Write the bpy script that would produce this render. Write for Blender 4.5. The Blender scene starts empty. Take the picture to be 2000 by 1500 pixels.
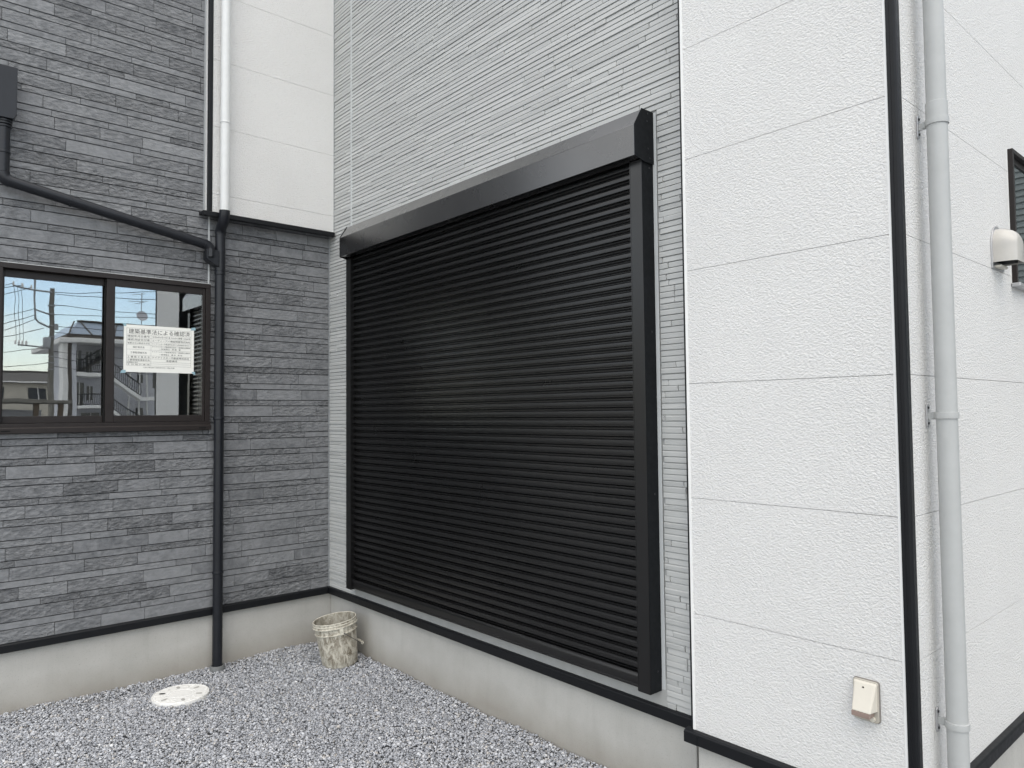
import bpy, math, random
import numpy as np
from mathutils import Matrix, Vector

random.seed(7)
rng = np.random.default_rng(11)
scene = bpy.context.scene
COL = scene.collection
R = math.radians

# ---------------------------------------------------------------- camera
F_PX = 1423.46                       # focal length in pixels of a 2000 px wide frame
CAM_R = np.array([[0.7502665504702555, -0.6610667825899609, -0.009529543620810587],
                  [0.020077896061822486, 0.03718959038235597, -0.999106507063648],
                  [0.6608305239130485, 0.7494048594206939, 0.04117493584033664]])
CAM_P = np.array([0.0, 0.0, 1.65])
cam_data = bpy.data.cameras.new('camera')
cam_data.sensor_width = 36.0
cam_data.lens = F_PX * 36.0 / 2000.0
cam_data.clip_start = 0.05
cam_data.clip_end = 900.0
cam = bpy.data.objects.new('camera', cam_data)
COL.objects.link(cam)
rt, up, bk = CAM_R[0], -CAM_R[1], -CAM_R[2]
cam.matrix_world = Matrix(((rt[0], up[0], bk[0], CAM_P[0]),
                           (rt[1], up[1], bk[1], CAM_P[1]),
                           (rt[2], up[2], bk[2], CAM_P[2]),
                           (0, 0, 0, 1)))
scene.camera = cam

# ---------------------------------------------------------------- sky, sun, exposure
SUN_ELEV, SUN_AZ = R(60), R(218)     # azimuth clockwise from +Y
world = bpy.data.worlds.new('World')
scene.world = world
world.use_nodes = True
wt = world.node_tree
wt.nodes.clear()
w_out = wt.nodes.new('ShaderNodeOutputWorld')
w_bg = wt.nodes.new('ShaderNodeBackground')
w_bg.inputs['Strength'].default_value = 0.15
sky = wt.nodes.new('ShaderNodeTexSky')
sky.sky_type = 'NISHITA'
sky.sun_disc = False
sky.sun_elevation = SUN_ELEV
sky.sun_rotation = SUN_AZ
sky.air_density = 1.0
sky.dust_density = 0.6
sky.ozone_density = 2.0
hs = wt.nodes.new('ShaderNodeHueSaturation')
hs.inputs['Saturation'].default_value = 0.95
tc = wt.nodes.new('ShaderNodeTexCoord')
mp = wt.nodes.new('ShaderNodeMapping')
mp.inputs['Scale'].default_value = (1.0, 1.0, 2.2)
mp.inputs['Location'].default_value = (8.4, 0.3, 6.1)
cl = wt.nodes.new('ShaderNodeTexNoise')
cl.inputs['Scale'].default_value = 2.4
cl.inputs['Detail'].default_value = 6.0
cl.inputs['Roughness'].default_value = 0.55
cr = wt.nodes.new('ShaderNodeMapRange')
cr.inputs['From Min'].default_value = 0.36
cr.inputs['From Max'].default_value = 0.58
cr.inputs['To Max'].default_value = 0.85
mx = wt.nodes.new('ShaderNodeMix')
mx.data_type = 'RGBA'
mx.inputs['B'].default_value = (6.6, 6.45, 6.2, 1)
L = wt.links.new
L(tc.outputs['Generated'], mp.inputs['Vector'])
L(mp.outputs['Vector'], cl.inputs['Vector'])
L(cl.outputs['Fac'], cr.inputs['Value'])
L(sky.outputs['Color'], hs.inputs['Color'])
L(cr.outputs['Result'], mx.inputs['Factor'])
L(hs.outputs['Color'], mx.inputs['A'])
L(mx.outputs['Result'], w_bg.inputs['Color'])
L(w_bg.outputs['Background'], w_out.inputs['Surface'])

sun_data = bpy.data.lights.new('sun', 'SUN')
sun_data.energy = 0.6
sun_data.angle = R(60)
sun_data.color = (1.0, 0.965, 0.92)
sun = bpy.data.objects.new('sun', sun_data)
COL.objects.link(sun)
sdir = Vector((math.sin(SUN_AZ) * math.cos(SUN_ELEV), math.cos(SUN_AZ) * math.cos(SUN_ELEV), math.sin(SUN_ELEV)))
sun.rotation_euler = sdir.to_track_quat('Z', 'Y').to_euler()

scene.view_settings.view_transform = 'Standard'
scene.view_settings.look = 'None'
scene.view_settings.exposure = 1.16
scene.view_settings.gamma = 1.0
scene.view_settings.use_white_balance = True      # the camera's white balance for open shade
scene.view_settings.white_balance_temperature = 6980
scene.view_settings.white_balance_tint = 9
scene.view_settings.use_curve_mapping = False
scene.cycles.max_bounces = 6
scene.cycles.transparent_max_bounces = 12

# ---------------------------------------------------------------- material helpers
class NT:
    def __init__(self, name):
        self.m = bpy.data.materials.new(name)
        self.m.use_nodes = True
        self.t = self.m.node_tree
        self.b = self.t.nodes['Principled BSDF']
        self.tc = None

    def n(self, typ, **kw):
        nd = self.t.nodes.new('ShaderNode' + typ)
        for k, v in kw.items():
            if k in nd.inputs:
                nd.inputs[k].default_value = v
            else:
                setattr(nd, k, v)
        return nd

    def l(self, a, b):
        self.t.links.new(a, b)

    def obj(self, scale=(1, 1, 1), world=True):
        """a position vector in metres, scaled; world position keeps pieces continuous"""
        if world:
            g = self.n('NewGeometry').outputs['Position']
        else:
            g = self.n('TexCoord').outputs['Object']
        mp = self.n('Mapping')
        mp.inputs['Scale'].default_value = scale
        self.l(g, mp.inputs['Vector'])
        return mp.outputs['Vector']

    def noise(self, vec, scale, detail=4, rough=0.55, dist=0.0):
        nd = self.n('TexNoise', Scale=scale, Detail=detail, Roughness=rough, Distortion=dist)
        self.l(vec, nd.inputs['Vector'])
        return nd.outputs['Fac']

    def rng(self, val, a, b, c=0.0, d=1.0):
        nd = self.n('MapRange')
        nd.inputs['From Min'].default_value = a
        nd.inputs['From Max'].default_value = b
        nd.inputs['To Min'].default_value = c
        nd.inputs['To Max'].default_value = d
        self.l(val, nd.inputs['Value'])
        return nd.outputs['Result']

    def mix(self, fac, a, b):
        nd = self.n('Mix', data_type='RGBA')
        for s, v in (('Factor', fac), ('A', a), ('B', b)):
            if isinstance(v, (int, float)):
                nd.inputs[s].default_value = v
            elif isinstance(v, tuple):
                nd.inputs[s].default_value = (*v, 1)
            else:
                self.l(v, nd.inputs[s])
        return nd.outputs['Result']

    def math(self, op, a, b=None):
        nd = self.n('Math', operation=op)
        for i, v in enumerate((a, b)):
            if v is None:
                continue
            if isinstance(v, (int, float)):
                nd.inputs[i].default_value = v
            else:
                self.l(v, nd.inputs[i])
        return nd.outputs[0]

    def attr(self, name):
        return self.n('Attribute', attribute_name=name).outputs['Fac']

    def bump(self, h, dist, strength=1.0, prev=None):
        nd = self.n('Bump')
        nd.inputs['Distance'].default_value = dist
        if isinstance(strength, (int, float)):
            nd.inputs['Strength'].default_value = strength
        else:
            self.l(strength, nd.inputs['Strength'])
        self.l(h, nd.inputs['Height'])
        if prev is not None:
            self.l(prev, nd.inputs['Normal'])
        return nd.outputs['Normal']

    def set(self, col=None, rough=None, normal=None, spec=None, metal=None):
        for s, v in (('Base Color', col), ('Roughness', rough), ('Normal', normal), ('Specular IOR Level', spec), ('Metallic', metal)):
            if v is None:
                continue
            if isinstance(v, tuple):
                self.b.inputs[s].default_value = (*v, 1)
            elif isinstance(v, (int, float)):
                self.b.inputs[s].default_value = v
            else:
                self.l(v, self.b.inputs[s])
        return self.m


def paint(name, col, rough=0.45, var=0.08, spec=0.5, metal=0.0, scale=14.0, bump=0.0, coat=0.0):
    t = NT(name)
    v = t.obj()
    f = t.noise(v, scale, 5, 0.6)
    lo = tuple(c * (1 - var) for c in col)
    hi = tuple(min(1, c * (1 + var)) for c in col)
    t.set(col=t.mix(t.rng(f, 0.3, 0.7), lo, hi), rough=t.rng(t.noise(v, scale * 3, 4), 0.3, 0.7, rough * 0.88, rough * 1.12), spec=spec, metal=metal)
    if bump:
        t.set(normal=t.bump(t.noise(v, 240, 3), bump))
    if coat:
        t.b.inputs['Coat Weight'].default_value = coat
        t.b.inputs['Coat Roughness'].default_value = rough * 0.9
    return t.m


def mat_stone():
    t = NT('split_stone')
    v = t.obj()
    tone = t.attr('tone')
    rough = t.attr('ruf')
    ofs = t.n('CombineXYZ')
    t.l(t.math('MULTIPLY', tone, 7.3), ofs.inputs['X'])
    t.l(t.math('MULTIPLY', rough, 5.1), ofs.inputs['Z'])
    va = t.n('VectorMath', operation='ADD')
    t.l(v, va.inputs[0])
    t.l(ofs.outputs[0], va.inputs[1])
    v = va.outputs[0]
    base = t.mix(tone, (0.104, 0.109, 0.116), (0.215, 0.222, 0.23))
    mott = t.rng(t.noise(v, 16, 7, 0.7, 0.6), 0.34, 0.68)
    col = t.mix(t.math('MULTIPLY', mott, 0.75), base, (0.28, 0.286, 0.295))
    dk = t.rng(t.noise(v, 42, 6, 0.75), 0.58, 0.78)
    col = t.mix(t.math('MULTIPLY', dk, 0.45), col, (0.06, 0.064, 0.07))
    n1 = t.n('TexVoronoi', Scale=34.0, feature='SMOOTH_F1', Smoothness=0.35)
    vm = t.n('Mapping')
    vm.inputs['Scale'].default_value = (0.75, 1, 1.5)
    vm.inputs['Rotation'].default_value = (0, 0.5, 0)
    t.l(v, vm.inputs['Vector'])
    t.l(vm.outputs[0], n1.inputs['Vector'])
    chips = t.math('ADD', t.math('MULTIPLY', n1.outputs['Distance'], 0.6), t.noise(vm.outputs[0], 46, 6, 0.65, 0.8))
    st = t.rng(t.math('ADD', rough, t.math('MULTIPLY', t.noise(v, 5, 2), 0.5)), 0.35, 1.2, 0.16, 0.9)
    nb = t.bump(chips, 0.030, st)
    nb = t.bump(t.noise(v, 190, 4, 0.6), 0.0012, 0.7, nb)
    return t.set(col=col, rough=t.rng(mott, 0, 1, 0.62, 0.5), normal=nb, spec=0.4)


def mat_strip():
    t = NT('grey_strip_siding')
    v = t.obj((1, 1, 2.5))
    tone = t.attr('tone')
    base = t.mix(tone, (0.465, 0.472, 0.462), (0.515, 0.522, 0.51))
    f = t.rng(t.noise(v, 9, 5, 0.6), 0.35, 0.65)
    col = t.mix(t.math('MULTIPLY', f, 0.18), base, (0.40, 0.41, 0.40))
    st = t.rng(t.attr('ruf'), 0.6, 1.0, 0.06, 0.8)
    nb = t.bump(t.noise(t.obj((1, 1, 1.6)), 85, 5, 0.6, 0.8), 0.0045, st)
    return t.set(col=col, rough=0.6, normal=nb, spec=0.35)


def mat_stucco():
    t = NT('white_stucco')
    v = t.obj()
    vm = t.n('Mapping')
    vm.inputs['Scale'].default_value = (0.8, 0.8, 1.25)
    vm.inputs['Rotation'].default_value = (0.35, 0.25, 0.2)
    t.l(v, vm.inputs['Vector'])
    h = t.noise(vm.outputs[0], 125, 4, 0.6, 0.25)
    h2 = t.noise(v, 210, 2, 0.5)
    hh = t.math('ADD', t.rng(h, 0.36, 0.64), t.math('MULTIPLY', h2, 0.22))
    big = t.rng(t.noise(v, 1.6, 4), 0.3, 0.7)
    col = t.mix(big, (0.735, 0.73, 0.715), (0.775, 0.77, 0.755))
    col = t.mix(t.rng(h, 0.50, 0.30, 0.0, 0.16), col, (0.50, 0.485, 0.455))
    return t.set(col=col, rough=0.75, normal=t.bump(hh, 0.0040, 0.7), spec=0.25)


def mat_concrete():
    t = NT('foundation_concrete')
    v = t.obj()
    f = t.rng(t.noise(v, 3.0, 6, 0.6), 0.3, 0.7)
    col = t.mix(f, (0.425, 0.418, 0.392), (0.505, 0.497, 0.47))
    col = t.mix(t.rng(t.noise(v, 150, 3, 0.7), 0.58, 0.72, 0, 0.5), col, (0.2, 0.19, 0.17))
    streak = t.n('Mapping')
    streak.inputs['Scale'].default_value = (1, 1, 0.12)
    t.l(v, streak.inputs['Vector'])
    col = t.mix(t.rng(t.noise(streak.outputs[0], 16, 4), 0.52, 0.75, 0, 0.14), col, (0.27, 0.26, 0.235))
    # splashed mud that climbs unevenly from the ground
    sep = t.n('SeparateXYZ')
    t.l(v, sep.inputs[0])
    edge = t.math('ADD', sep.outputs['Z'], t.math('MULTIPLY', t.noise(v, 2.2, 5, 0.6), -0.24))
    col = t.mix(t.rng(edge, 0.06, -0.11, 0, 0.55), col, (0.235, 0.205, 0.165))
    nb = t.bump(t.noise(v, 160, 4, 0.7), 0.0015, 0.6)
    return t.set(col=col, rough=0.85, normal=nb, spec=0.2)


def mat_gravel():
    t = NT('crushed_gravel')
    tone = t.attr('tone')
    rp = t.n('ValToRGB')
    e = rp.color_ramp.elements
    e[0].position, e[0].color = 0.0, (0.24, 0.247, 0.26, 1)
    e[1].position, e[1].color = 1.0, (0.80, 0.80, 0.79, 1)
    for p, c in ((0.35, (0.33, 0.34, 0.362, 1)), (0.66, (0.47, 0.48, 0.503, 1)), (0.84, (0.61, 0.62, 0.64, 1)), (0.93, (0.48, 0.44, 0.39, 1)), (0.95, (0.70, 0.705, 0.71, 1))):
        ne = e.new(p)
        ne.color = c
    t.l(tone, rp.inputs['Fac'])
    f = t.rng(t.noise(t.obj(), 260, 3), 0.3, 0.7, 0.0, 0.22)
    return t.set(col=t.mix(f, rp.outputs['Color'], (0.3, 0.31, 0.33)), rough=0.7, spec=0.35)


def mat_ground():
    t = NT('ground_grit')
    v = t.obj()
    c1 = t.mix(t.rng(t.noise(v, 70, 5, 0.7), 0.35, 0.68), (0.13, 0.135, 0.145), (0.40, 0.41, 0.425))
    return t.set(col=c1, rough=0.9, normal=t.bump(t.noise(v, 90, 5, 0.7), 0.012, 1.0), spec=0.2)


def mat_glass(name, refl, tint):
    t = NT(name)
    t.t.nodes.remove(t.b)
    out = t.t.nodes['Material Output']
    g = t.n('BsdfGlossy', Roughness=0.0, Color=(0.95, 0.98, 1.0, 1))
    tr = t.n('BsdfTransparent', Color=(*tint, 1))
    wav = t.noise(t.obj(), 2.2, 2)
    bp = t.bump(wav, 0.0012, 0.35)
    t.l(bp, g.inputs['Normal'])
    lw = t.n('LayerWeight', Blend=0.25)
    fac = t.rng(lw.outputs['Fresnel'], 0, 1, refl, 1.0)
    ms = t.n('MixShader')
    t.l(fac, ms.inputs['Fac'])
    t.l(tr.outputs[0], ms.inputs[1])
    t.l(g.outputs[0], ms.inputs[2])
    t.l(ms.outputs[0], out.inputs['Surface'])
    return t.m


def mat_bucket(inside=False):
    t = NT('muddy_pail_inside' if inside else 'muddy_pail')
    v = t.obj((1, 1, 0.5), world=False)
    w = t.obj((1, 1, 1), world=False)
    mud = t.rng(t.noise(v, 34, 8, 0.72, 0.6), 0.42, 0.58)
    big = t.rng(t.noise(w, 9, 4), 0.36, 0.66)
    fac = t.math('MULTIPLY', mud, t.rng(big, 0, 1, 0.5, 1.0))
    col = t.mix(fac, (0.60, 0.57, 0.49), (0.15, 0.122, 0.085))
    col = t.mix(t.rng(t.noise(w, 60, 5, 0.7), 0.6, 0.72, 0, 0.8), col, (0.66, 0.64, 0.58))
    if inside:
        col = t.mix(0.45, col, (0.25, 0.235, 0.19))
    return t.set(col=col, rough=0.75, normal=t.bump(t.noise(v, 60, 5, 0.7), 0.002, 0.6), spec=0.25)


M = {
    'stone': mat_stone(), 'strip': mat_strip(), 'stucco': mat_stucco(), 'concrete': mat_concrete(),
    'gravel': mat_gravel(), 'ground': mat_ground(),
    'groove': paint('siding_groove', (0.022, 0.023, 0.026), 0.8, 0.1, 0.2),
    'strip_back': paint('strip_groove', (0.36, 0.365, 0.36), 0.8, 0.1, 0.2),
    'smooth_white': paint('smooth_white_trim', (0.80, 0.80, 0.785), 0.5, 0.03, 0.3),
    'caulk_grey': paint('grey_sealant', (0.33, 0.345, 0.355), 0.6, 0.05, 0.3),
    'caulk_light': paint('pale_sealant', (0.55, 0.57, 0.57), 0.55, 0.05, 0.3),
    'flat_grey': paint('flat_grey_flashing', (0.40, 0.405, 0.395), 0.6, 0.06, 0.3, bump=0.0003),
    'black_alu': paint('black_aluminium', (0.006, 0.0068, 0.0085), 0.45, 0.15, 0.28),
    'shutter': paint('shutter_black', (0.0028, 0.0027, 0.003), 0.31, 0.05, 0.62, scale=2.0),
    'shutter_box': paint('shutter_box_paint', (0.005, 0.0047, 0.0054), 0.27, 0.04, 1.0, scale=1.5, coat=1.0),
    'shutter_side': paint('matt_black_steel', (0.007, 0.0085, 0.0105), 0.7, 0.12, 0.25),
    'brown_alu': paint('brown_window_frame', (0.018, 0.0135, 0.0125), 0.42, 0.12, 0.35),
    'dark_pvc': paint('dark_drainpipe', (0.010, 0.0115, 0.0155), 0.35, 0.12, 0.4),
    'grey_pvc': paint('grey_drainpipe', (0.425, 0.434, 0.428), 0.42, 0.04, 0.4),
    'white_pvc': paint('white_drainpipe', (0.70, 0.71, 0.70), 0.38, 0.03, 0.4),
    'ring_grey': paint('grey_pipe_collar', (0.16, 0.165, 0.165), 0.6, 0.1, 0.3),
    'steel': paint('plated_steel', (0.52, 0.52, 0.53), 0.38, 0.08, 0.5, metal=0.7),
    'screw': paint('dark_screw', (0.05, 0.05, 0.055), 0.35, 0.1, 0.5, metal=0.6),
    'cream': paint('cream_plastic', (0.62, 0.585, 0.51), 0.45, 0.03, 0.4),
    'cream_dark': paint('taupe_plastic', (0.45, 0.42, 0.365), 0.5, 0.03, 0.35),
    'backplate': paint('socket_gasket', (0.24, 0.225, 0.21), 0.6, 0.05, 0.3),
    'smoke': paint('smoked_plastic', (0.27, 0.20, 0.17), 0.25, 0.05, 0.5),
    'vent': paint('vent_hood_enamel', (0.50, 0.48, 0.445), 0.24, 0.05, 0.55),
    'black_hole': paint('dark_void', (0.008, 0.008, 0.008), 0.8, 0.1, 0.2),
    'lid': paint('white_plastic_lid', (0.80, 0.795, 0.765), 0.5, 0.05, 0.35, scale=40),
    'lid_hole': paint('lid_slot', (0.42, 0.41, 0.385), 0.6, 0.1, 0.3),
    'pail': mat_bucket(), 'pail_in': mat_bucket(True),
    'rim': paint('grubby_pail_rim', (0.62, 0.595, 0.51), 0.6, 0.25, 0.3, scale=60),
    'mud': paint('dried_mortar', (0.14, 0.122, 0.095), 0.9, 0.25, 0.2, scale=50, bump=0.004),
    'wire': paint('galvanised_wire', (0.13, 0.13, 0.13), 0.45, 0.1, 0.5, metal=0.5),
    'paper': paint('notice_paper', (0.86, 0.86, 0.81), 0.7, 0.02, 0.2),
    'ink': paint('black_ink', (0.012, 0.012, 0.014), 0.7, 0.05, 0.2),
    'tape': paint('blue_tape', (0.30, 0.46, 0.52), 0.35, 0.05, 0.4),
    'glass': mat_glass('window_glass', 0.225, (0.97, 0.98, 0.97)),
    'glass_side': mat_glass('side_window_glass', 0.22, (0.8, 0.84, 0.84)),
    'room': paint('room_paint', (0.34, 0.33, 0.31), 0.8, 0.03, 0.2),
    # things seen in the window's reflection
    'pole': paint('concrete_pole', (0.19, 0.18, 0.16), 0.85, 0.2, 0.2, scale=4),
    'pole_metal': paint('galvanised_steel', (0.34, 0.35, 0.36), 0.5, 0.1, 0.4, metal=0.3),
    'cable': paint('black_cable', (0.025, 0.026, 0.03), 0.6, 0.1, 0.3),
    'apt': paint('lilac_render', (0.56, 0.565, 0.60), 0.8, 0.06, 0.2, scale=1.2),
    'apt_white': paint('white_render', (0.80, 0.79, 0.77), 0.75, 0.05, 0.2, scale=1.2),
    'apt_dark': paint('brown_tile', (0.075, 0.065, 0.058), 0.6, 0.15, 0.3, scale=3),
    'apt_glass': paint('dull_roof_glazing', (0.27, 0.32, 0.37), 0.2, 0.1, 0.5, scale=1.0),
    'win_dark': paint('far_window_glass', (0.03, 0.035, 0.04), 0.12, 0.1, 0.6),
    'roof_tile': paint('grey_roof_tile', (0.09, 0.085, 0.08), 0.7, 0.2, 0.25, scale=6),
    'beige': paint('beige_render', (0.55, 0.51, 0.44), 0.8, 0.08, 0.2, scale=1.5),
    'timber': paint('brown_timber', (0.10, 0.075, 0.055), 0.7, 0.15, 0.25, scale=4),
    'lap': paint('grey_green_lap_siding', (0.25, 0.28, 0.275), 0.6, 0.08, 0.3, scale=2),
}

# ---------------------------------------------------------------- geometry helpers
class MB:
    """collects vertices and faces; build() links them as one mesh object"""
    def __init__(self):
        self.v, self.f = [], []

    def box(self, x0, x1, y0, y1, z0, z1):
        b = len(self.v)
        self.v += [(x, y, z) for z in (z0, z1) for y in (y0, y1) for x in (x0, x1)]
        self.f += [tuple(b + i for i in q) for q in ((0, 2, 3, 1), (4, 5, 7, 6), (0, 1, 5, 4), (1, 3, 7, 5), (3, 2, 6, 7), (2, 0, 4, 6))]
        return self

    def prism(self, poly, axis, a, b):
        """poly: 2-D points; axis 'x': (y,z), 'y': (x,z), 'z': (x,y); extruded from a to b"""
        n, s = len(poly), len(self.v)
        for t in (a, b):
            for p, q in poly:
                self.v.append({'x': (t, p, q), 'y': (p, t, q), 'z': (p, q, t)}[axis])
        self.f.append(tuple(s + i for i in range(n)))
        self.f.append(tuple(s + n + i for i in reversed(range(n))))
        for i in range(n):
            j = (i + 1) % n
            self.f.append((s + i, s + n + i, s + n + j, s + j))
        return self

    def tube(self, pts, r, seg=14, caps=True):
        pts = [Vector(p) for p in pts]
        rs = r if isinstance(r, (list, tuple)) else [r] * len(pts)
        s = len(self.v)
        tang = []
        for i in range(len(pts)):
            a = pts[max(0, i - 1)]
            b = pts[min(len(pts) - 1, i + 1)]
            tang.append((b - a).normalized())
        ref = Vector((0, 0, 1)) if abs(tang[0].z) < 0.9 else Vector((1, 0, 0))
        u = tang[0].cross(ref).normalized()
        for p, t, rr in zip(pts, tang, rs):
            u = (u - t * u.dot(t)).normalized()
            w = t.cross(u)
            for k in range(seg):
                a = 2 * math.pi * k / seg
                self.v.append(tuple(p + (u * math.cos(a) + w * math.sin(a)) * rr))
        for i in range(len(pts) - 1):
            for k in range(seg):
                k2 = (k + 1) % seg
                self.f.append((s + i * seg + k, s + i * seg + k2, s + (i + 1) * seg + k2, s + (i + 1) * seg + k))
        if caps:
            self.f.append(tuple(s + k for k in reversed(range(seg))))
            self.f.append(tuple(s + (len(pts) - 1) * seg + k for k in range(seg)))
        return self

    def lathe(self, prof, seg=32, c=(0, 0, 0), close=False):
        s = len(self.v)
        for r, z in prof:
            for k in range(seg):
                a = 2 * math.pi * k / seg
                self.v.append((c[0] + r * math.cos(a), c[1] + r * math.sin(a), c[2] + z))
        n = len(prof)
        for i in range(n - 1):
            for k in range(seg):
                k2 = (k + 1) % seg
                self.f.append((s + i * seg + k, s + i * seg + k2, s + (i + 1) * seg + k2, s + (i + 1) * seg + k))
        if close:
            self.f.append(tuple(s + k for k in reversed(range(seg))))
            self.f.append(tuple(s + (n - 1) * seg + k for k in range(seg)))
        return self

    def build(self, name, mat, parent=None, smooth=None, bevel=0.0, attrs=None):
        me = bpy.data.meshes.new(name)
        me.from_pydata(self.v, [], self.f)
        me.materials.append(M[mat] if isinstance(mat, str) else mat)
        if attrs:
            for k, val in attrs.items():
                at = me.attributes.new(k, 'FLOAT', 'FACE')
                at.data.foreach_set('value', np.full(len(me.polygons), val, dtype=np.float32) if np.isscalar(val) else np.asarray(val, dtype=np.float32))
        me.update()
        if smooth:
            me.polygons.foreach_set('use_smooth', [True] * len(me.polygons))
            me.set_sharp_from_angle(angle=R(smooth))
        o = bpy.data.objects.new(name, me)
        COL.objects.link(o)
        if bevel:
            bm = o.modifiers.new('bevel', 'BEVEL')
            bm.width = bevel
            bm.segments = 2
            bm.limit_method = 'ANGLE'
        if parent is not None:
            o.parent = parent
            o.matrix_parent_inverse = parent_inv(parent)
        return o


def parent_inv(p):
    return p.matrix_basis.inverted() if p.parent is None else Matrix.Identity(4)


def tag(o, label=None, cat=None, group=None, kind=None):
    if label:
        o['label'] = label
    if cat:
        o['category'] = cat
    if group:
        o['group'] = group
    if kind:
        o['kind'] = kind
    return o


def thing(name, label, cat, loc=(0, 0, 0), group=None):
    o = bpy.data.objects.new(name, None)
    o.empty_display_size = 0.1
    COL.objects.link(o)
    o.location = loc
    return tag(o, label, cat, group)


def project(p):
    d = CAM_R @ (np.asarray(p) - CAM_P)
    if d[2] <= 0.05:
        return None
    return 1000 + F_PX * d[0] / d[2], 750 + F_PX * d[1] / d[2], d[2]


def screen_rank(c, n, area):
    """apparent size of a facet of given area, 0 when outside the frame"""
    q = project(c)
    if q is None or not (-20 < q[0] < 2020 and -20 < q[1] < 1520):
        return 0.0
    v = CAM_P - np.asarray(c)
    d = np.linalg.norm(v)
    return area * max(0.02, float(np.dot(v / d, n))) / d ** 2


# main planes of the place (metres, camera at the origin, ground at z = 0)
XB, XC, YA, YE, YD = 2.568, 2.466, 4.960, 4.887, 0.910
Z0, PITCH = 0.400, 0.455              # foot of the siding, height of one siding board
TOP = 6.2
A_LEFT = 0.15

# ================================================================ GROUND
g = MB()
gs = 400
g.v = [(-gs, -gs, -0.018), (gs, -gs, -0.018), (gs, gs, -0.018), (-gs, gs, -0.018)]
g.f = [(0, 1, 2, 3)]
tag(g.build('ground', 'ground'), kind='structure')

# ================================================================ FOUNDATIONS
f = MB().box(A_LEFT + 0.02, XB + 0.3, YA + 0.012, YA + 0.16, -0.3, 0.372)
tag(f.build('concrete_foundation', 'concrete', bevel=0.004), 'pale concrete foundation strip under the dark stone siding', 'foundation')
f = MB().box(XB + 0.012, XB + 0.16, 1.80, YA + 0.010, -0.3, 0.372)
tag(f.build('concrete_foundation', 'concrete', bevel=0.004), 'pale concrete foundation strip running under the black roller shutter', 'foundation')
f = MB().box(XC + 0.014, 7.0, YD + 0.014, 1.722, -0.3, 0.372)
tag(f.build('concrete_foundation', 'concrete', bevel=0.004), 'concrete foundation block under the white stucco bay', 'foundation')

# ================================================================ WALL A : dark split-stone siding
WX0, WX1, WZ0, WZ1 = 0.518, 1.688, 1.567, 2.532       # sliding window, outer frame
wa = thing('stone_wall', 'dark grey wall of long split-face stone strips around the sliding window', 'wall', (0.6, YA, 0.4))
bk_ = MB()
by0, by1 = YA + 0.0125, YA + 0.15
bk_.box(A_LEFT, WX0 + 0.02, by0, by1, 0.372, TOP)
bk_.box(WX1 - 0.02, XB + 0.15, by0, by1, 0.372, TOP)
bk_.box(WX0 + 0.02, WX1 - 0.02, by0, by1, 0.372, WZ0 + 0.02)
bk_.box(WX0 + 0.02, WX1 - 0.02, by0, by1, WZ1 - 0.02, TOP)
bk_.build('backing', 'groove', wa)
MB().box(A_LEFT - 0.008, A_LEFT + 0.14, YA + 0.151, YA + 4.0, 0.372, TOP).build('return_wall', 'stone', wa, attrs={'tone': 0.4, 'ruf': 0.5})
MB().box(A_LEFT - 0.022, A_LEFT + 0.022, YA - 0.008, YA + 0.150, 0.402, TOP).build('corner_post', 'black_alu', wa, bevel=0.003)
MB().box(A_LEFT + 0.0, A_LEFT + 0.14, YA + 0.161, YA + 4.0, -0.3, 0.371).build('return_foundation', 'concrete', wa)

NARROW, WIDE = 0.0395, PITCH / 4 - 0.0395
JNT = 0.0042
pieces = []                          # x0,x1,z0,z1
z = 0.398
row = 0
while z < 5.0:
    h = WIDE if row % 2 == 0 else NARROW
    x = XB - 0.012 - random.uniform(0.06, 0.3)
    xs = [XB - 0.012, x]
    while x > A_LEFT + 0.0225:
        x -= random.choice((0.24, 0.29, 0.33, 0.37, 0.41, 0.45)) if row % 2 == 0 else random.choice((0.2, 0.25, 0.3, 0.36, 0.42))
        xs.append(max(x, A_LEFT + 0.0225))
    for b, a in zip(xs[:-1], xs[1:]):
        if b - a < 0.006:
            continue
        z1 = z + h
        cuts = [(a, b, z, z1)]
        # keep clear of the window and of the white upper wall that stands in front
        if z < WZ1 and z1 > WZ0 and b > WX0 and a < WX1:
            cuts = []
            if a < WX0:
                cuts.append((a, WX0, z, z1))
            if b > WX1:
                cuts.append((WX1, b, z, z1))
            m0, m1 = max(a, WX0), min(b, WX1)
            if z < WZ0 - 0.006:
                cuts.append((m0, m1, z, WZ0))
            if z1 > WZ1 + 0.006:
                cuts.append((m0, m1, WZ1, z1))
        for c in cuts:
            if c[2] > 3.03 and c[0] > 1.66:
                continue
            if c[1] - c[0] > 0.012:
                pieces.append(c)
    z += h
    row += 1


def stone_piece(mb, a, b, z0, z1):
    j = JNT / 2
    a, b, z0, z1 = a + j * 0.35, b - j * 0.35, z0 + j, z1 - j
    e = random.uniform(0.0, 0.0022)
    ch = 0.0011
    s = len(mb.v)
    yb, ym = YA + 0.0135, YA + 0.0018 - e
    cs = ((a, z0), (b, z0), (b, z1), (a, z1))
    ci = ((a + ch, z0 + ch), (b - ch, z0 + ch), (b - ch, z1 - ch), (a + ch, z1 - ch))
    mb.v += [(x, yb, q) for x, q in cs] + [(x, ym, q) for x, q in cs] + [(x, YA - e - random.uniform(0, 0.0016), q) for x, q in ci]
    for i in range(4):
        k = (i + 1) % 4
        mb.f.append((s + i, s + k, s + 4 + k, s + 4 + i))
        mb.f.append((s + 4 + i, s + 4 + k, s + 8 + k, s + 8 + i))
    mb.f.append((s + 8, s + 9, s + 10, s + 11))
    return 9


def hidden_a(c):
    x, zc = (c[0] + c[1]) / 2, (c[2] + c[3]) / 2
    return False


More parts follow.
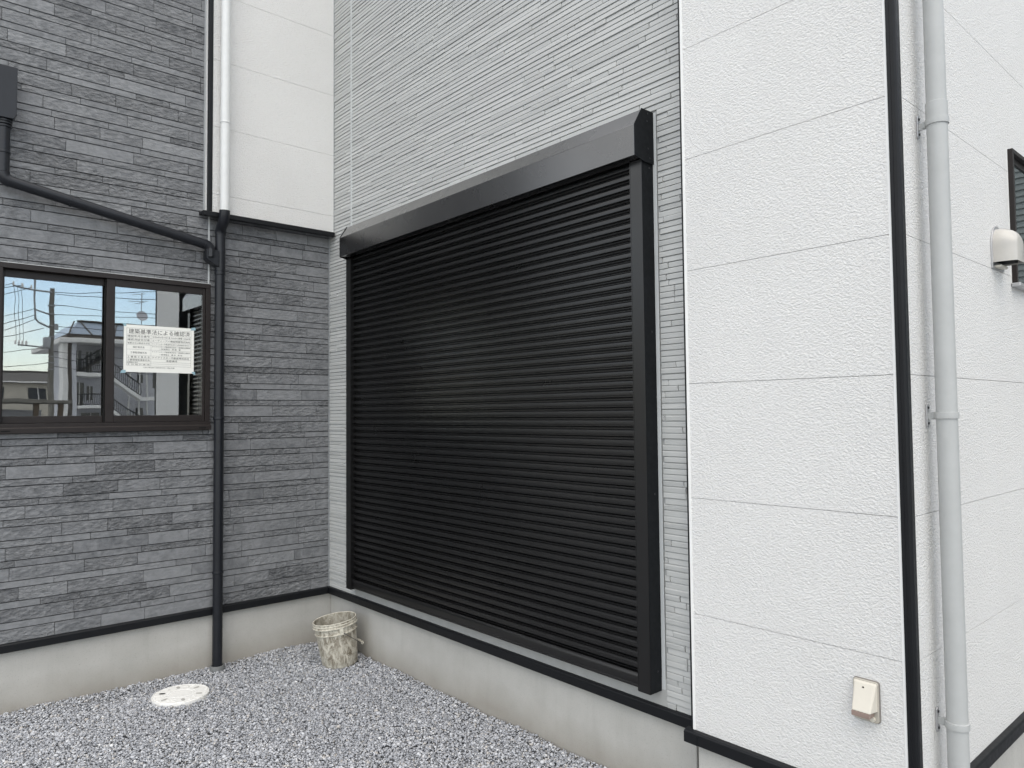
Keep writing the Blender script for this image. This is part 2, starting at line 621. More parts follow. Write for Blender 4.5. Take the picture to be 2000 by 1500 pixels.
order = sorted(range(len(pieces)), key=lambda i: -screen_rank(((pieces[i][0] + pieces[i][1]) / 2, YA, (pieces[i][2] + pieces[i][3]) / 2), np.array([0, -1, 0]), (pieces[i][1] - pieces[i][0]) * (pieces[i][3] - pieces[i][2])))
near = set(order[:300])
rest, rt_tone, rt_ruf = MB(), [], []
for i, c in enumerate(pieces):
    tone = min(1, max(0, random.gauss(0.42, 0.23)))
    ruf = random.random()
    if i in near:
        mb = MB()
        stone_piece(mb, *c)
        mb.build('stone', 'stone', wa, attrs={'tone': tone, 'ruf': ruf})
    else:
        n = stone_piece(rest, *c)
        rt_tone += [tone] * n
        rt_ruf += [ruf] * n
tag(rest.build('stone_field', 'stone', wa, attrs={'tone': rt_tone, 'ruf': rt_ruf}), kind='stuff')
# sealant joints: inside corner, over the window, beside the white upper wall
MB().box(XB - 0.012, XB - 0.001, YA - 0.003, YA + 0.006, 0.40, TOP).build('corner_sealant', 'caulk_grey', wa)
MB().box(1.676, 1.686, YA - 0.004, YA + 0.004, WZ1 + 0.002, 3.0).build('sealant_joint', 'caulk_light', wa)
bt = MB().prism([(YA - 0.024, 0.352), (YA - 0.024, 0.394), (YA - 0.020, 0.399), (YA + 0.008, 0.403), (YA + 0.008, 0.352)], 'x', A_LEFT - 0.02, XB - 0.0245)
bt.build('base_trim', 'black_alu', wa, bevel=0.002)

# ================================================================ WALL B : light grey fine strip siding
wb = thing('ribbed_wall', 'light grey wall of thin ribbed strip siding behind the roller shutter', 'wall', (XB, 3.0, 0.4))
SH_Y0, SH_Y1 = 1.960, 4.570           # shutter guides, outer edges
MB().box(XB + 0.004, XB + 0.15, 1.70, YA + 0.15, 0.374, TOP).build('backing', 'strip_back', wb)
MB().box(XB - 0.004, XB + 0.002, SH_Y0 - 0.028, SH_Y1 + 0.012, 0.40, 0.52).build('flat_flashing', 'flat_grey', wb)
sp = PITCH / 18
strips = []
z = Z0
prev = None
while z < 4.75:
    y = YA - 0.004
    while y > 1.735:
        w = random.choice((0.11, 0.17, 0.24, 0.32, 0.42, 0.5, 0.62))
        y0 = max(1.735, y - w)
        segs = [(y0, y)]
        if z < 2.955 and z + sp > 0.4:
            segs = []
            for (p, q) in ((max(y0, SH_Y1 + 0.004), y), (y0, min(y, SH_Y0 - 0.026))):
                if q - p > 0.01:
                    segs.append((p, q))
        for p, q in segs:
            lv = random.choice((0.0, 0.0012, 0.0026))
            strips.append((p, q, z, lv, random.random() < 0.8, min(1, max(0, random.gauss(0.5, 0.28))), random.random(), random.choice((0.0, 0.0, 0.0016, 0.0030, -0.0012))))
        y = y0
    z += sp


def strip_piece(mb, p, q, z0, lv, groove, tone, ruf, tilt):
    o = XB - 0.0035 - lv             # face of this strip
    zb = z0 + (0.0017 if groove else 0.0003)
    zt = z0 + sp - 0.0003
    prof = ((XB + 0.006, zb), (o + 0.0006, zb), (o, zb + 0.001), (o + tilt, zt - 0.0058), (max(o + 0.0042, o + tilt + 0.001), zt), (XB + 0.006, zt))
    s = len(mb.v)
    p, q = p + 0.0007, q - 0.0007
    for y_, ins in ((p, 0.003), (q, -0.003)):
        mb.v += [(x, y_ + (ins if x < XB + 0.001 and k in (2, 3) else 0), zz) for k, (x, zz) in enumerate(prof)]
    for k in range(5):
        mb.f.append((s + k, s + 6 + k, s + 7 + k, s + k + 1))
    mb.f.append(tuple(s + k for k in range(6)))
    mb.f.append(tuple(s + 11 - k for k in range(6)))
    return 7


order = sorted(range(len(strips)), key=lambda i: -screen_rank((XB, (strips[i][0] + strips[i][1]) / 2, strips[i][2]), np.array([-1, 0, 0]), strips[i][1] - strips[i][0]))
near = set(order[:300])
rest, rt_tone, rt_ruf = MB(), [], []
for i, c in enumerate(strips):
    if i in near:
        mb = MB()
        strip_piece(mb, *c)
        mb.build('siding_strip', 'strip', wb, attrs={'tone': c[5], 'ruf': c[6]})
    else:
        n = strip_piece(rest, *c)
        rt_tone += [c[5]] * n
        rt_ruf += [c[6]] * n
tag(rest.build('siding_strip_field', 'strip', wb, attrs={'tone': rt_tone, 'ruf': rt_ruf}), kind='stuff')
MB().box(XB - 0.0125, XB, 4.6215, 4.6275, 2.98, TOP).build('sealant_joint', 'caulk_light', wb)
bt = MB().prism([(XB - 0.024, 0.352), (XB - 0.024, 0.394), (XB - 0.020, 0.399), (XB + 0.008, 0.403), (XB + 0.008, 0.352)], 'y', 1.70, YA - 0.0005)
bt.build('base_trim', 'black_alu', wb, bevel=0.002)

# ================================================================ WALLS C + D : white stucco bay
wc = thing('stucco_bay', 'white stucco bay wall with black corner post right of the shutter', 'wall', (XC, 1.3, 0.4))
MB().box(XC + 0.012, 7.0, YD + 0.012, 1.734, 0.374, TOP).build('backing', 'strip_back', wc)


def boards(x0, x1, y0, y1, parent, axis):
    k = 0
    z = Z0
    while z < TOP - 0.1:
        zt = min(z + PITCH, TOP)
        MB().box(x0, x1, y0, y1, z + 0.0009, zt - 0.0009).build('stucco_panel', 'stucco', parent)
        z = zt


boards(XC, XC + 0.014, 0.9435, 1.7225, wc, 'y')                      # face towards the yard
DW0, DW1, DZ0, DZ1 = 3.662, 4.42, 2.178, 2.772                       # side window, outer frame
z = Z0
while z < TOP - 0.1:
    zt = min(z + PITCH, TOP)
    for (a, b, p, q) in ((2.505, DW0, z, zt), (DW1, 6.98, z, zt), (DW0, DW1, z, min(zt, DZ0)), (DW0, DW1, max(z, DZ1), zt)):
        if q - p > 0.02:
            MB().box(a, b, YD, YD + 0.014, p + 0.0009, q - 0.0009).build('stucco_panel', 'stucco', wc)
    z = zt
# the boards left and right of the window meet the ones above and below without a visible butt joint
MB().box(XC - 0.0015, XC + 0.013, 1.7225, 1.7340, 0.40, TOP).build('edge_strip', 'smooth_white', wc, bevel=0.001)
MB().box(XC + 0.0010, XB + 0.01, 1.7342, 1.7430, 0.385, TOP).build('edge_trim', 'black_alu', wc)
MB().box(XC - 0.0015, XC + 0.013, 0.9335, 0.9435, 0.40, TOP).build('edge_strip', 'smooth_white', wc, bevel=0.001)
MB().box(2.497, 2.505, YD - 0.0015, YD + 0.012, 0.40, TOP).build('edge_strip', 'smooth_white', wc, bevel=0.001)
cp = MB().prism([(2.497, 0.9335), (2.497, 0.903), (2.466, 0.900), (2.4585, 0.902), (2.4565, 0.909), (2.4575, 0.920), (2.4600, 0.9215), (2.4600, 0.9335)], 'z', 0.395, TOP)
cp.build('corner_post', 'black_alu', wc, bevel=0.001)
bt = MB().prism([(XC - 0.024, 0.352), (XC - 0.024, 0.394), (XC - 0.020, 0.399), (XC + 0.010, 0.403), (XC + 0.010, 0.352)], 'y', 0.886, 1.762)
bt.build('base_trim', 'black_alu', wc, bevel=0.002)
bt = MB().prism([(YD - 0.024, 0.352), (YD - 0.024, 0.394), (YD - 0.020, 0.399), (YD + 0.010, 0.403), (YD + 0.010, 0.352)], 'x', XC + 0.0105, 6.98)
bt.build('base_trim', 'black_alu', wc, bevel=0.002)
MB().box(XC - 0.0255, XC - 0.0235, 1.7005, 1.7615, 0.3525, 0.3925).build('trim_end_cap', 'black_alu', wc, bevel=0.0005)

# ================================================================ WALL E : white stucco upper storey
we = thing('stucco_upper_wall', 'white stucco upper wall jutting out over the dark stone siding', 'wall', (2.1, YE, 3.0))
MB().box(1.660, XB - 0.001, YE + 0.012, YA + 0.02, 3.0, TOP).build('backing', 'strip_back', we)
z = 2.675
first = True
while z < TOP - 0.1:
    zt = min(z + PITCH, TOP)
    z_ = max(z, 3.006)
    MB().box(1.677, XB - 0.010, YE, YE + 0.014, z_ + 0.0009, zt - 0.0009).build('stucco_panel', 'stucco', we)
    MB().box(1.652, 1.664, YE + 0.020, YA - 0.006, z_ + 0.0009, zt - 0.0009).build('return_panel', 'stucco', we)
    z = zt
MB().box(XB - 0.0095, XB - 0.0048, YE - 0.002, YE + 0.01, 3.0, TOP).build('corner_sealant', 'caulk_grey', we)
MB().box(1.642, 1.652, YA - 0.0055, YA + 0.003, 3.0, TOP).build('corner_sealant', 'caulk_grey', we)
MB().prism([(1.648, YE + 0.020), (1.648, YE - 0.006), (1.651, YE - 0.009), (1.670, YE - 0.009), (1.670, YE - 0.002), (1.677, YE - 0.002), (1.677, YE + 0.013), (1.66, YE + 0.020)], 'z', 3.006, TOP).build('corner_post', 'black_alu', we, bevel=0.001)
d = MB().prism([(YE - 0.026, 2.973), (YE - 0.026, 3.001), (YE - 0.02, 3.005), (YA - 0.002, 3.008), (YA - 0.002, 2.990), (YE + 0.010, 2.990), (YE + 0.010, 2.973)], 'x', 1.615, XB - 0.013)
d.build('drip_trim', 'black_alu', we, bevel=0.0015)

# ================================================================ ROLLER SHUTTER
sh = thing('roller_shutter', 'closed black roller shutter with boxed housing on the ribbed wall', 'shutter', (XB, 3.26, 0.46))
GX = XB - 0.080                       # front of the guide rails
for y0, y1 in ((SH_Y0, SH_Y0 + 0.066), (SH_Y1 - 0.066, SH_Y1)):
    gm = MB().box(GX, XB - 0.004, y0, y1, 0.462, 2.752)
    go = gm.build('guide_rail', 'shutter', sh, bevel=0.002)
    MB().box(GX - 0.0008, GX + 0.002, (y1 - 0.004) if y0 < 3 else y0, y1 if y0 < 3 else y0 + 0.004, 0.466, 2.75).build('rail_lip', 'shutter', go)
    MB().box(GX + 0.003, XB - 0.003, y0 - 0.0018 if y0 < 3 else y1 + 0.0002, y0 - 0.0002 if y0 < 3 else y1 + 0.0018, 0.464, 2.745).build('side_cover', 'shutter_side', go)
    yy = y0 if y0 < 3 else y1
    for zz in (0.55, 1.3, 2.0, 2.72):
        s_ = MB().tube([(XB - 0.03, yy - (0.0032 if y0 < 3 else -0.0032), zz), (XB - 0.03, yy + (0.002 if y0 < 3 else -0.002), zz)], 0.0045, 10)
        s_.build('screw', 'screw', go)
SLY0, SLY1 = SH_Y0 + 0.060, SH_Y1 - 0.060
SP = 0.0436
BX = GX + 0.032                       # back plane of the slat curtain
slat_me = None
zt = 2.80
n = 0
sl_list = []
prof = [(0.0, -0.006), (-0.0010, -0.006), (-0.0012, 0.0018), (-0.0074, 0.0092), (-0.0080, 0.0096), (-0.0165, 0.0104), (-0.0245, 0.0098), (-0.0252, 0.0090), (-0.0256, -0.006),
        (-0.0322, -0.006), (-0.0324, -0.001), (-0.0370, 0.0052), (-0.0380, 0.0050), (-0.0388, -0.006), (-0.0436, -0.006)]
while zt - SP > 0.528:
    if slat_me is None:
        sm = MB()
        for (dz, o) in prof:
            sm.v += [(-o, SLY0, dz), (-o, SLY1, dz)]
        for k in range(len(prof) - 1):
            sm.f.append((2 * k, 2 * k + 2, 2 * k + 3, 2 * k + 1))
        so = sm.build('slat', 'shutter', sh, smooth=28)
        so.matrix_parent_inverse = parent_inv(sh)
        so.location = (BX, 0, zt)
        slat_me = so
    else:
        so = slat_me.copy()
        COL.objects.link(so)
        so.parent = sh
        so.matrix_parent_inverse = parent_inv(sh)
        so.location = (BX + random.uniform(-0.0004, 0.0004), 0, zt)
    zt -= SP
RZ = zt
br = MB().prism([(BX + 0.003, RZ - 0.001), (BX - 0.010, RZ - 0.003), (BX - 0.017, RZ - 0.010), (BX - 0.019, RZ - 0.020), (BX - 0.019, RZ - 0.048), (BX - 0.023, RZ - 0.052), (BX - 0.023, 0.474), (BX + 0.003, 0.474)], 'y', SLY0 + 0.003, SLY1 - 0.003)
br.build('bottom_rail', 'shutter', sh, smooth=35)
MB().box(BX + 0.008, XB - 0.003, SLY0 - 0.05, SLY1 + 0.05, 0.470, 2.9).build('backing', 'black_hole', sh)
# housing
BY0, BY1 = 1.950, 4.560
BF = XB - 0.135
hp = [(XB - 0.004, 2.966), (XB - 0.083, 2.966), (BF + 0.001, 2.886), (BF + 0.001, 2.753), (BF + 0.06, 2.753), (BF + 0.06, 2.80), (XB - 0.004, 2.80)]
MB().prism(hp, 'y', BY0 + 0.004, BY1 - 0.004).build('housing', 'shutter_box', sh, bevel=0.0015)
cpf = [(XB - 0.004, 2.970), (XB - 0.085, 2.970), (BF - 0.001, 2.888), (BF - 0.001, 2.754), (BF + 0.003, 2.750), (BF + 0.066, 2.738), (XB - 0.004, 2.738)]
for a, b in ((BY0, BY0 + 0.0035), (BY1 - 0.0035, BY1)):
    eo = MB().prism(cpf, 'y', a, b).build('end_cap', 'shutter_side', sh, bevel=0.0008)
    yy = a - 0.001 if a < 3 else b + 0.001
    for (xx, zz) in ((XB - 0.045, 2.955), (XB - 0.05, 2.92), (XB - 0.045, 2.80), (XB - 0.035, 2.76)):
        MB().tube([(xx, yy, zz), (xx, yy + (0.003 if a < 3 else -0.003), zz)], 0.004, 10).build('screw', 'screw', eo)
MB().box(XB - 0.005, XB - 0.001, SH_Y0 - 0.022, SH_Y0 - 0.0025, 0.47, 2.968).build('sealant_bead', 'caulk_light', sh, bevel=0.002)
MB().box(XB - 0.0065, XB - 0.001, SH_Y1 + 0.0005, SH_Y1 + 0.004, 0.47, 2.75).build('sealant_bead', 'caulk_light', sh)

# ================================================================ SLIDING WINDOW
wi = thing('sliding_window', 'brown framed two-pane sliding window in the dark stone wall', 'window', (1.1, YA, WZ0))
FY = YA - 0.028
MB().box(WX0, WX1, FY, YA + 0.09, WZ1 - 0.030, WZ1).build('head_frame', 'brown_alu', wi, bevel=0.0015)
MB().box(WX0, WX0 + 0.030, FY + 0.001, YA + 0.09, WZ0 + 0.055, WZ1 - 0.0302).build('jamb_frame', 'brown_alu', wi, bevel=0.0015)
MB().box(WX1 - 0.030, WX1, FY + 0.001, YA + 0.09, WZ0 + 0.055, WZ1 - 0.0302).build('jamb_frame', 'brown_alu', wi, bevel=0.0015)
sl = MB().prism([(FY - 0.014, WZ0), (FY - 0.014, WZ0 + 0.028), (FY - 0.010, WZ0 + 0.032), (FY - 0.002, WZ0 + 0.034), (FY - 0.002, WZ0 + 0.0545), (YA + 0.09, WZ0 + 0.0545), (YA + 0.09, WZ0)], 'x', WX0 - 0.004, WX1 + 0.004)
so = sl.build('sill', 'brown_alu', wi, bevel=0.001)
for xx in (WX0 + 0.03, WX1 - 0.075):
    MB().box(xx, xx + 0.045, FY - 0.0155, FY - 0.013, WZ0 + 0.010, WZ0 + 0.017).build('drain_slot', 'black_hole', so)
MB().box(WX0 - 0.002, WX1 + 0.004, FY + 0.012, FY + 0.02, WZ1 + 0.0005, WZ1 + 0.005).build('head_sealant', 'caulk_light', wi)


def sash(x0, x1, px0, px1, y0, y1, yg):
    z0, z1 = WZ0 + 0.056, WZ1 - 0.031
    pz0, pz1 = 1.664, 2.459
    s = MB().box(x0, px0, y0, y1, z0, z1)
    a = s.build('sash_stile', 'brown_alu', wi, bevel=0.0015)
    MB().box(px1, x1, y0, y1, z0, z1).build('sash_stile', 'brown_alu', wi, bevel=0.0015)
    MB().box(px0 + 0.0002, px1 - 0.0002, y0 + 0.0006, y1 - 0.001, z0, pz0).build('sash_rail', 'brown_alu', wi, bevel=0.0015)
    MB().box(px0 + 0.0002, px1 - 0.0002, y0 + 0.0006, y1 - 0.001, pz1, z1).build('sash_rail', 'brown_alu', wi, bevel=0.0015)
    MB().box(px0 - 0.004, px1 + 0.004, yg, yg + 0.004, pz0 - 0.004, pz1 + 0.004).build('pane', 'glass', wi)


sash(1.072, 1.657, 1.119, 1.640, YA - 0.016, YA + 0.012, YA - 0.004)
sash(0.549, 1.118, 0.561, 1.078, YA + 0.018, YA + 0.044, YA + 0.028)
MB().box(1.064, 1.0716, YA - 0.004, YA + 0.010, WZ0 + 0.056, WZ1 - 0.033).build('weather_strip', 'black_hole', wi)
rm = MB()
rx0, rx1, ry0, ry1, rz0, rz1 = 0.32, 2.55, YA + 0.155, YA + 2.8, 0.5, 2.9
rm.v = [(x, y, q) for q in (rz0, rz1) for y in (ry0, ry1) for x in (rx0, rx1)]
rm.f = [(0, 1, 3, 2), (4, 6, 7, 5), (1, 5, 7, 3), (2, 3, 7, 6), (0, 2, 6, 4)]
ro = rm.build('room', 'room')
tag(ro, kind='structure')

# ---- notice taped inside the right pane
NX0, NX1, NZ0, NZ1 = 1.1715, 1.5895, 1.934, 2.229
NY = YA - 0.0052
no = thing('paper_notice', 'white printed paper notice taped to the right window pane', 'notice', ((NX0 + NX1) / 2, NY, NZ0))
MB().box(NX0, NX1, NY, NY + 0.0006, NZ0, NZ1).build('sheet', 'paper', no)
for xx, zz in ((NX0 + 0.002, NZ0 + 0.002), (NX1 - 0.002, NZ0 + 0.002), (NX0 + 0.002, NZ1 - 0.002), (NX1 - 0.002, NZ1 - 0.002)):
    s = 1 if xx > 1.4 else -1
    t_ = 1 if zz > 2.1 else -1
    w_ = 0.011
    c_ = [(xx - w_ * t_ * s - 0.01, zz - 0.01), (xx + 0.012, zz - 0.008), (xx + 0.01, zz + 0.010), (xx - 0.012, zz + 0.008)]
    MB().prism(c_, 'y', NY - 0.0007, NY - 0.0003).build('tape', 'tape', no)


def text_mesh(body, x, zc, h, w=None, parent=None, centre=False):
    cu = bpy.data.curves.new('lettering', 'FONT')
    cu.body = body
    cu.size = 1.0
    ob = bpy.data.objects.new('lettering', cu)
    COL.objects.link(ob)
    bpy.context.view_layer.update()
    dg = bpy.context.evaluated_depsgraph_get()
    me = bpy.data.meshes.new_from_object(ob.evaluated_get(dg))
    bpy.data.objects.remove(ob)
    bpy.data.curves.remove(cu)
    co = np.empty(len(me.vertices) * 3, dtype=np.float32)
    me.vertices.foreach_get('co', co)
    co = co.reshape(-1, 3)
    if len(co) == 0:
        return
    mn, mx_ = co.min(0), co.max(0)
    sz = h / max(0.6, mx_[1] - mn[1])
    sx = sz if w is None else w / (mx_[0] - mn[0])
    new = np.empty_like(co)
    x0 = x - (mx_[0] - mn[0]) * sx / 2 if centre else x
    new[:, 0] = x0 + (co[:, 0] - mn[0]) * sx
    new[:, 1] = NY - 0.0004
    new[:, 2] = zc + (co[:, 1] - (mn[1] + mx_[1]) / 2) * sz
    me.vertices.foreach_set('co', new.reshape(-1))
    me.materials.clear()
    me.materials.append(M['ink'])
    me.update()
    me.name = 'lettering'
    o = bpy.data.objects.new('lettering', me)
    COL.objects.link(o)
    o.parent = parent
    o.matrix_parent_inverse = parent_inv(parent)
    return o


NW, NH = NX1 - NX0, NZ1 - NZ0


def np_(u, v):
    return NX0 + u * NW, NZ1 - v * NH


fr = MB()
def rule(u0, v0, u1, v1, t=0.0008):
    x0, z0 = np_(u0, v1)
    x1, z1 = np_(u1, v0)
    if abs(x1 - x0) < 1e-6:
        fr.box(x0 - t / 2, x0 + t / 2, NY - 0.00035, NY - 0.0001, z0, z1)
    else:
        fr.box(x0, x1, NY - 0.00035, NY - 0.0001, z0 - t / 2, z0 + t / 2)


for v_ in (0.07, 0.20, 0.275, 0.35, 0.42, 0.52, 0.645, 0.71, 0.775, 0.815, 0.86):
    rule(0.04, v_, 0.955, v_)
for u_ in (0.04, 0.375, 0.955):
    rule(u_, 0.07 if u_ != 0.375 else 0.20, u_, 0.86)
fr.build('table_rules', 'ink', no)
for body, u, v, h, w in (
        ('建築基準法による確認済', 0.065, 0.135, 0.030, 0.365), ('確認年月日番号', 0.05, 0.238, 0.0135, 0.128), ('確認済証交付者', 0.05, 0.313, 0.0135, 0.128),
        ('建築主又は築造主氏名', 0.05, 0.385, 0.0105, 0.128), ('設計者氏名', 0.125, 0.47, 0.012, 0.066), ('工事監理者氏名', 0.09, 0.585, 0.012, 0.094),
        ('工 事 施 工 者 氏 名', 0.05, 0.678, 0.012, 0.128), ('工事現場管理者氏名', 0.05, 0.743, 0.0115, 0.128), ('建築確認に係る', 0.05, 0.795, 0.0075, 0.060), ('そ の 他 の 事 項', 0.05, 0.838, 0.0075, 0.128),
        ('令和6年3月19日 第 25UDI1建築 14450号', 0.39, 0.238, 0.0110, 0.232), ('ユーディーアイ確認検査株式会社', 0.39, 0.313, 0.0125, 0.232),
        ('ケイアイスター不動産株式会社 代表取締役 塙 圭二', 0.39, 0.385, 0.0090, 0.232), ('ケイアイスター不動産株式会社 一級建築士事務所', 0.39, 0.445, 0.0090, 0.232),
        ('一級建築士   後 藤   優', 0.49, 0.49, 0.0095, 0.130), ('ケイアイスター不動産株式会社 一級建築士事務所', 0.39, 0.555, 0.0090, 0.232), ('一級建築士   橋 本   貴 也', 0.49, 0.61, 0.0095, 0.140),
        ('ケイアイスター不動産株式会社', 0.39, 0.678, 0.0125, 0.225), ('後藤優成', 0.59, 0.743, 0.0120, 0.068), ('1.20m 埼玉県千歳市栄沢北1-2階1号棟', 0.27, 0.895, 0.0085, 0.185)):
    x_, z_ = np_(u, v)
    text_mesh(body, x_, z_, h, w, no)

# ================================================================ DARK DOWNPIPE
def band(z, c, r, parent, mat, h=0.014):
    MB().lathe([(r, -h / 2), (r + 0.003, -h / 2 + 0.002), (r + 0.004, 0), (r + 0.003, h / 2 - 0.002), (r, h / 2)], 24, (c[0], c[1], z)).build('pipe_band', mat, parent, smooth=40)


def arc(p0, p1, p2, n=8):
    p0, p1, p2 = Vector(p0), Vector(p1), Vector(p2)
    return [tuple((1 - t) ** 2 * p0 + 2 * t * (1 - t) * p1 + t * t * p2) for t in [k / n for k in range(n + 1)]]


DX, DY, DR = 1.736, 4.903, 0.0315
dp = thing('dark_downpipe', 'dark slate vertical drainpipe standing on the gravel before the stone wall', 'drainpipe', (DX, DY, 0))
MB().tube([(DX, DY, 0.005), (DX, DY, 2.875)], DR, 28).build('pipe', 'dark_pvc', dp, smooth=40)
WX, WY = 1.737, 4.826
el = arc((WX, WY, 3.012), (WX, WY, 2.955), ((WX + DX) / 2, (WY + DY) / 2, 2.925)) + arc(((WX + DX) / 2, (WY + DY) / 2, 2.925), (DX, DY, 2.90), (DX, DY, 2.868))[1:]
MB().tube(el, 0.0345, 24).build('elbow', 'dark_pvc', dp, smooth=40)
for z_ in (2.602, 1.640, 0.632):
    band(z_, (DX, DY), DR, dp, 'dark_pvc', 0.020)
    b_ = MB().box(DX - 0.006, DX + 0.006, DY + DR, YA + 0.004, z_ - 0.008, z_ + 0.008).build('wall_bracket', 'dark_pvc', dp)
for a_, b_ in ((2.62, 2.78),):
    MB().tube([(DX, DY, a_), (DX, DY, b_)], DR + 0.0022, 28).build('sleeve', 'dark_pvc', dp, smooth=40)
MB().lathe([(0.033, 0.02), (0.036, 0.032), (0.044, 0.032), (0.047, 0.028), (0.047, -0.02)], 28, (DX, DY, 0)).build('base_collar', 'ring_grey', dp, smooth=40)

# ---- branch pipe with rain head
bp = thing('branch_drainpipe', 'slanting dark drainpipe with square rain head at the upper left of the stone wall', 'drainpipe', (0.53, 4.89, 2.7))
HX, HY = 0.533, 4.892
MB().prism([(HX - 0.054, 3.62), (HX - 0.054, 3.352), (HX - 0.040, 3.325), (HX + 0.040, 3.325), (HX + 0.054, 3.352), (HX + 0.054, 3.62)], 'y', HY - 0.052, HY + 0.055).build('rain_head', 'dark_pvc', bp, bevel=0.002)
for z_ in (3.318, 3.304, 3.288):
    MB().lathe([(0.030, -0.006), (0.041 - (3.318 - z_) * 0.1, -0.005), (0.041 - (3.318 - z_) * 0.1, 0.005), (0.030, 0.006)], 24, (HX, HY, z_)).build('socket_ring', 'dark_pvc', bp, smooth=30)
p_a, p_b = (HX, HY, 2.990), (1.632, 4.892, 2.785)
dx, dz = p_b[0] - p_a[0], p_b[2] - p_a[2]
dl = math.hypot(dx, dz)
ux, uz = dx / dl, dz / dl
MB().tube([(HX, HY, 3.285), (HX, HY, 3.03)], 0.0315, 26).build('drop_pipe', 'dark_pvc', bp, smooth=40)
MB().tube(arc((HX, HY, 3.028), p_a, (HX + ux * 0.034, HY, 2.990 + uz * 0.034), 9), 0.0345, 24).build('elbow', 'dark_pvc', bp, smooth=40)
MB().tube([(HX + ux * 0.03, HY, 2.990 + uz * 0.03), (1.632, HY, 2.990 + uz / ux * (1.632 - HX))], 0.0315, 26).build('slanting_pipe', 'dark_pvc', bp, smooth=40)
k_ = (0.86 - HX) / ux
MB().tube([(0.86, HY, 2.990 + uz * k_), (0.872, HY, 2.990 + uz * (k_ + 0.012))], 0.0345, 26).build('pipe_band', 'dark_pvc', bp, smooth=30)
band(3.142, (HX, HY), 0.0315, bp, 'dark_pvc', 0.016)
MB().tube(arc((1.628, HY, 2.990 + uz / ux * (1.628 - HX)), (1.668, HY, 2.779), (1.668, HY, 2.738), 9), 0.0335, 24).build('elbow', 'dark_pvc', bp, smooth=40)
MB().prism([(1.636, 2.750), (1.636, 2.690), (1.650, 2.675), (1.716, 2.640), (1.716, 2.750)], 'y', HY - 0.030, HY + 0.040).build('junction_box', 'dark_pvc', bp, bevel=0.003)
MB().tube([(1.664, HY - 0.026, 2.752), (1.664, HY - 0.026, 2.700)], 0.022, 6).build('junction_spigot', 'dark_pvc', bp)

# ---- white downpipe on the upper wall
wp = thing('white_downpipe', 'white vertical drainpipe on the stucco upper wall above the dark pipe', 'drainpipe', (WX, WY, 3.01))
MB().tube([(WX, WY, 3.008), (WX, WY, TOP)], 0.0300, 28).build('pipe', 'white_pvc', wp, smooth=40)
band(3.602, (WX, WY), 0.0300, wp, 'white_pvc', 0.012)
for z_ in (3.602, 4.8):
    MB().box(WX - 0.006, WX + 0.006, WY + 0.03, YE + 0.004, z_ - 0.008, z_ + 0.008).build('wall_bracket', 'white_pvc', wp)

# ---- grey downpipe on the bay
PX, PY, PR = 2.640, 0.8485, 0.0312
gp = thing('grey_downpipe', 'pale grey vertical drainpipe clamped to the white stucco bay', 'drainpipe', (PX, PY, 0))
MB().tube([(PX, PY, 0.0), (PX, PY, 2.612)], PR, 32).build('pipe', 'grey_pvc', gp, smooth=40)
MB().tube([(PX, PY, 2.612), (PX, PY, TOP)], PR - 0.0008, 32).build('pipe', 'grey_pvc', gp, smooth=40)
MB().lathe([(PR, -0.03), (PR + 0.0018, -0.029), (PR + 0.0018, 0.029), (PR - 0.001, 0.031)], 32, (PX, PY, 2.640)).build('coupling', 'grey_pvc', gp, smooth=40)
for z_ in (2.605, 1.632, 0.640):
    cb = MB().lathe([(PR, -0.011), (PR + 0.004, -0.010), (PR + 0.0045, 0), (PR + 0.004, 0.010), (PR, 0.011)], 32, (PX, PY, z_)).build('pipe_clamp', 'grey_pvc', gp, smooth=35)
    MB().box(PX - 0.0025, PX + 0.0025, PY + PR, YD - 0.004, z_ - 0.013, z_ + 0.010).build('clamp_arm', 'grey_pvc', cb)
    MB().prism([(PX - 0.009, z_ - 0.033), (PX - 0.005, z_ - 0.039), (PX + 0.005, z_ - 0.039), (PX + 0.009, z_ - 0.033), (PX + 0.009, z_ + 0.033), (PX + 0.005, z_ + 0.039), (PX - 0.005, z_ + 0.039), (PX - 0.009, z_ + 0.033)], 'y', YD - 0.006, YD - 0.001).build('clamp_plate', 'steel', cb, bevel=0.001)
    MB().box(PX - 0.006, PX + 0.006, PY + PR - 0.001, PY + PR + 0.012, z_ - 0.010, z_ + 0.012).build('clamp_hinge', 'grey_pvc', cb, bevel=0.001)
    for zz in (z_ - 0.026, z_ + 0.026):
        MB().tube([(PX, YD - 0.009, zz), (PX, YD - 0.004, zz)], 0.0042, 10).build('screw', 'screw', cb)

# ================================================================ SIDE WINDOW, VENT HOOD, SOCKET
dw = thing('side_window', 'narrow brown framed window at the far right edge of the bay', 'window', (3.9, YD, DZ0))
DF = YD - 0.0225
MB().box(DW0, DW0 + 0.018, DF, YD + 0.10, DZ0 + 0.012, DZ1 - 0.018).build('jamb_frame', 'brown_alu', dw, bevel=0.001)
MB().box(DW1 - 0.018, DW1, DF, YD + 0.10, DZ0 + 0.012, DZ1 - 0.018).build('jamb_frame', 'brown_alu', dw, bevel=0.001)
MB().box(DW0, DW1, DF, YD + 0.10, DZ1 - 0.0178, DZ1).build('head_frame', 'brown_alu', dw, bevel=0.001)
MB().box(DW0 - 0.006, DW1 + 0.006, DF - 0.012, YD + 0.05, DZ0 - 0.004, DZ0 + 0.012).build('sill', 'steel', dw, bevel=0.003)
MB().box(DW0 + 0.018, DW1 - 0.018, YD + 0.004, YD + 0.03, DZ0 + 0.012, DZ0 + 0.04).build('sash_rail', 'brown_alu', dw)
MB().box(DW0 + 0.018, DW1 - 0.018, YD - 0.004, YD + 0.03, DZ1 - 0.045, DZ1 - 0.018).build('sash_rail', 'brown_alu', dw)
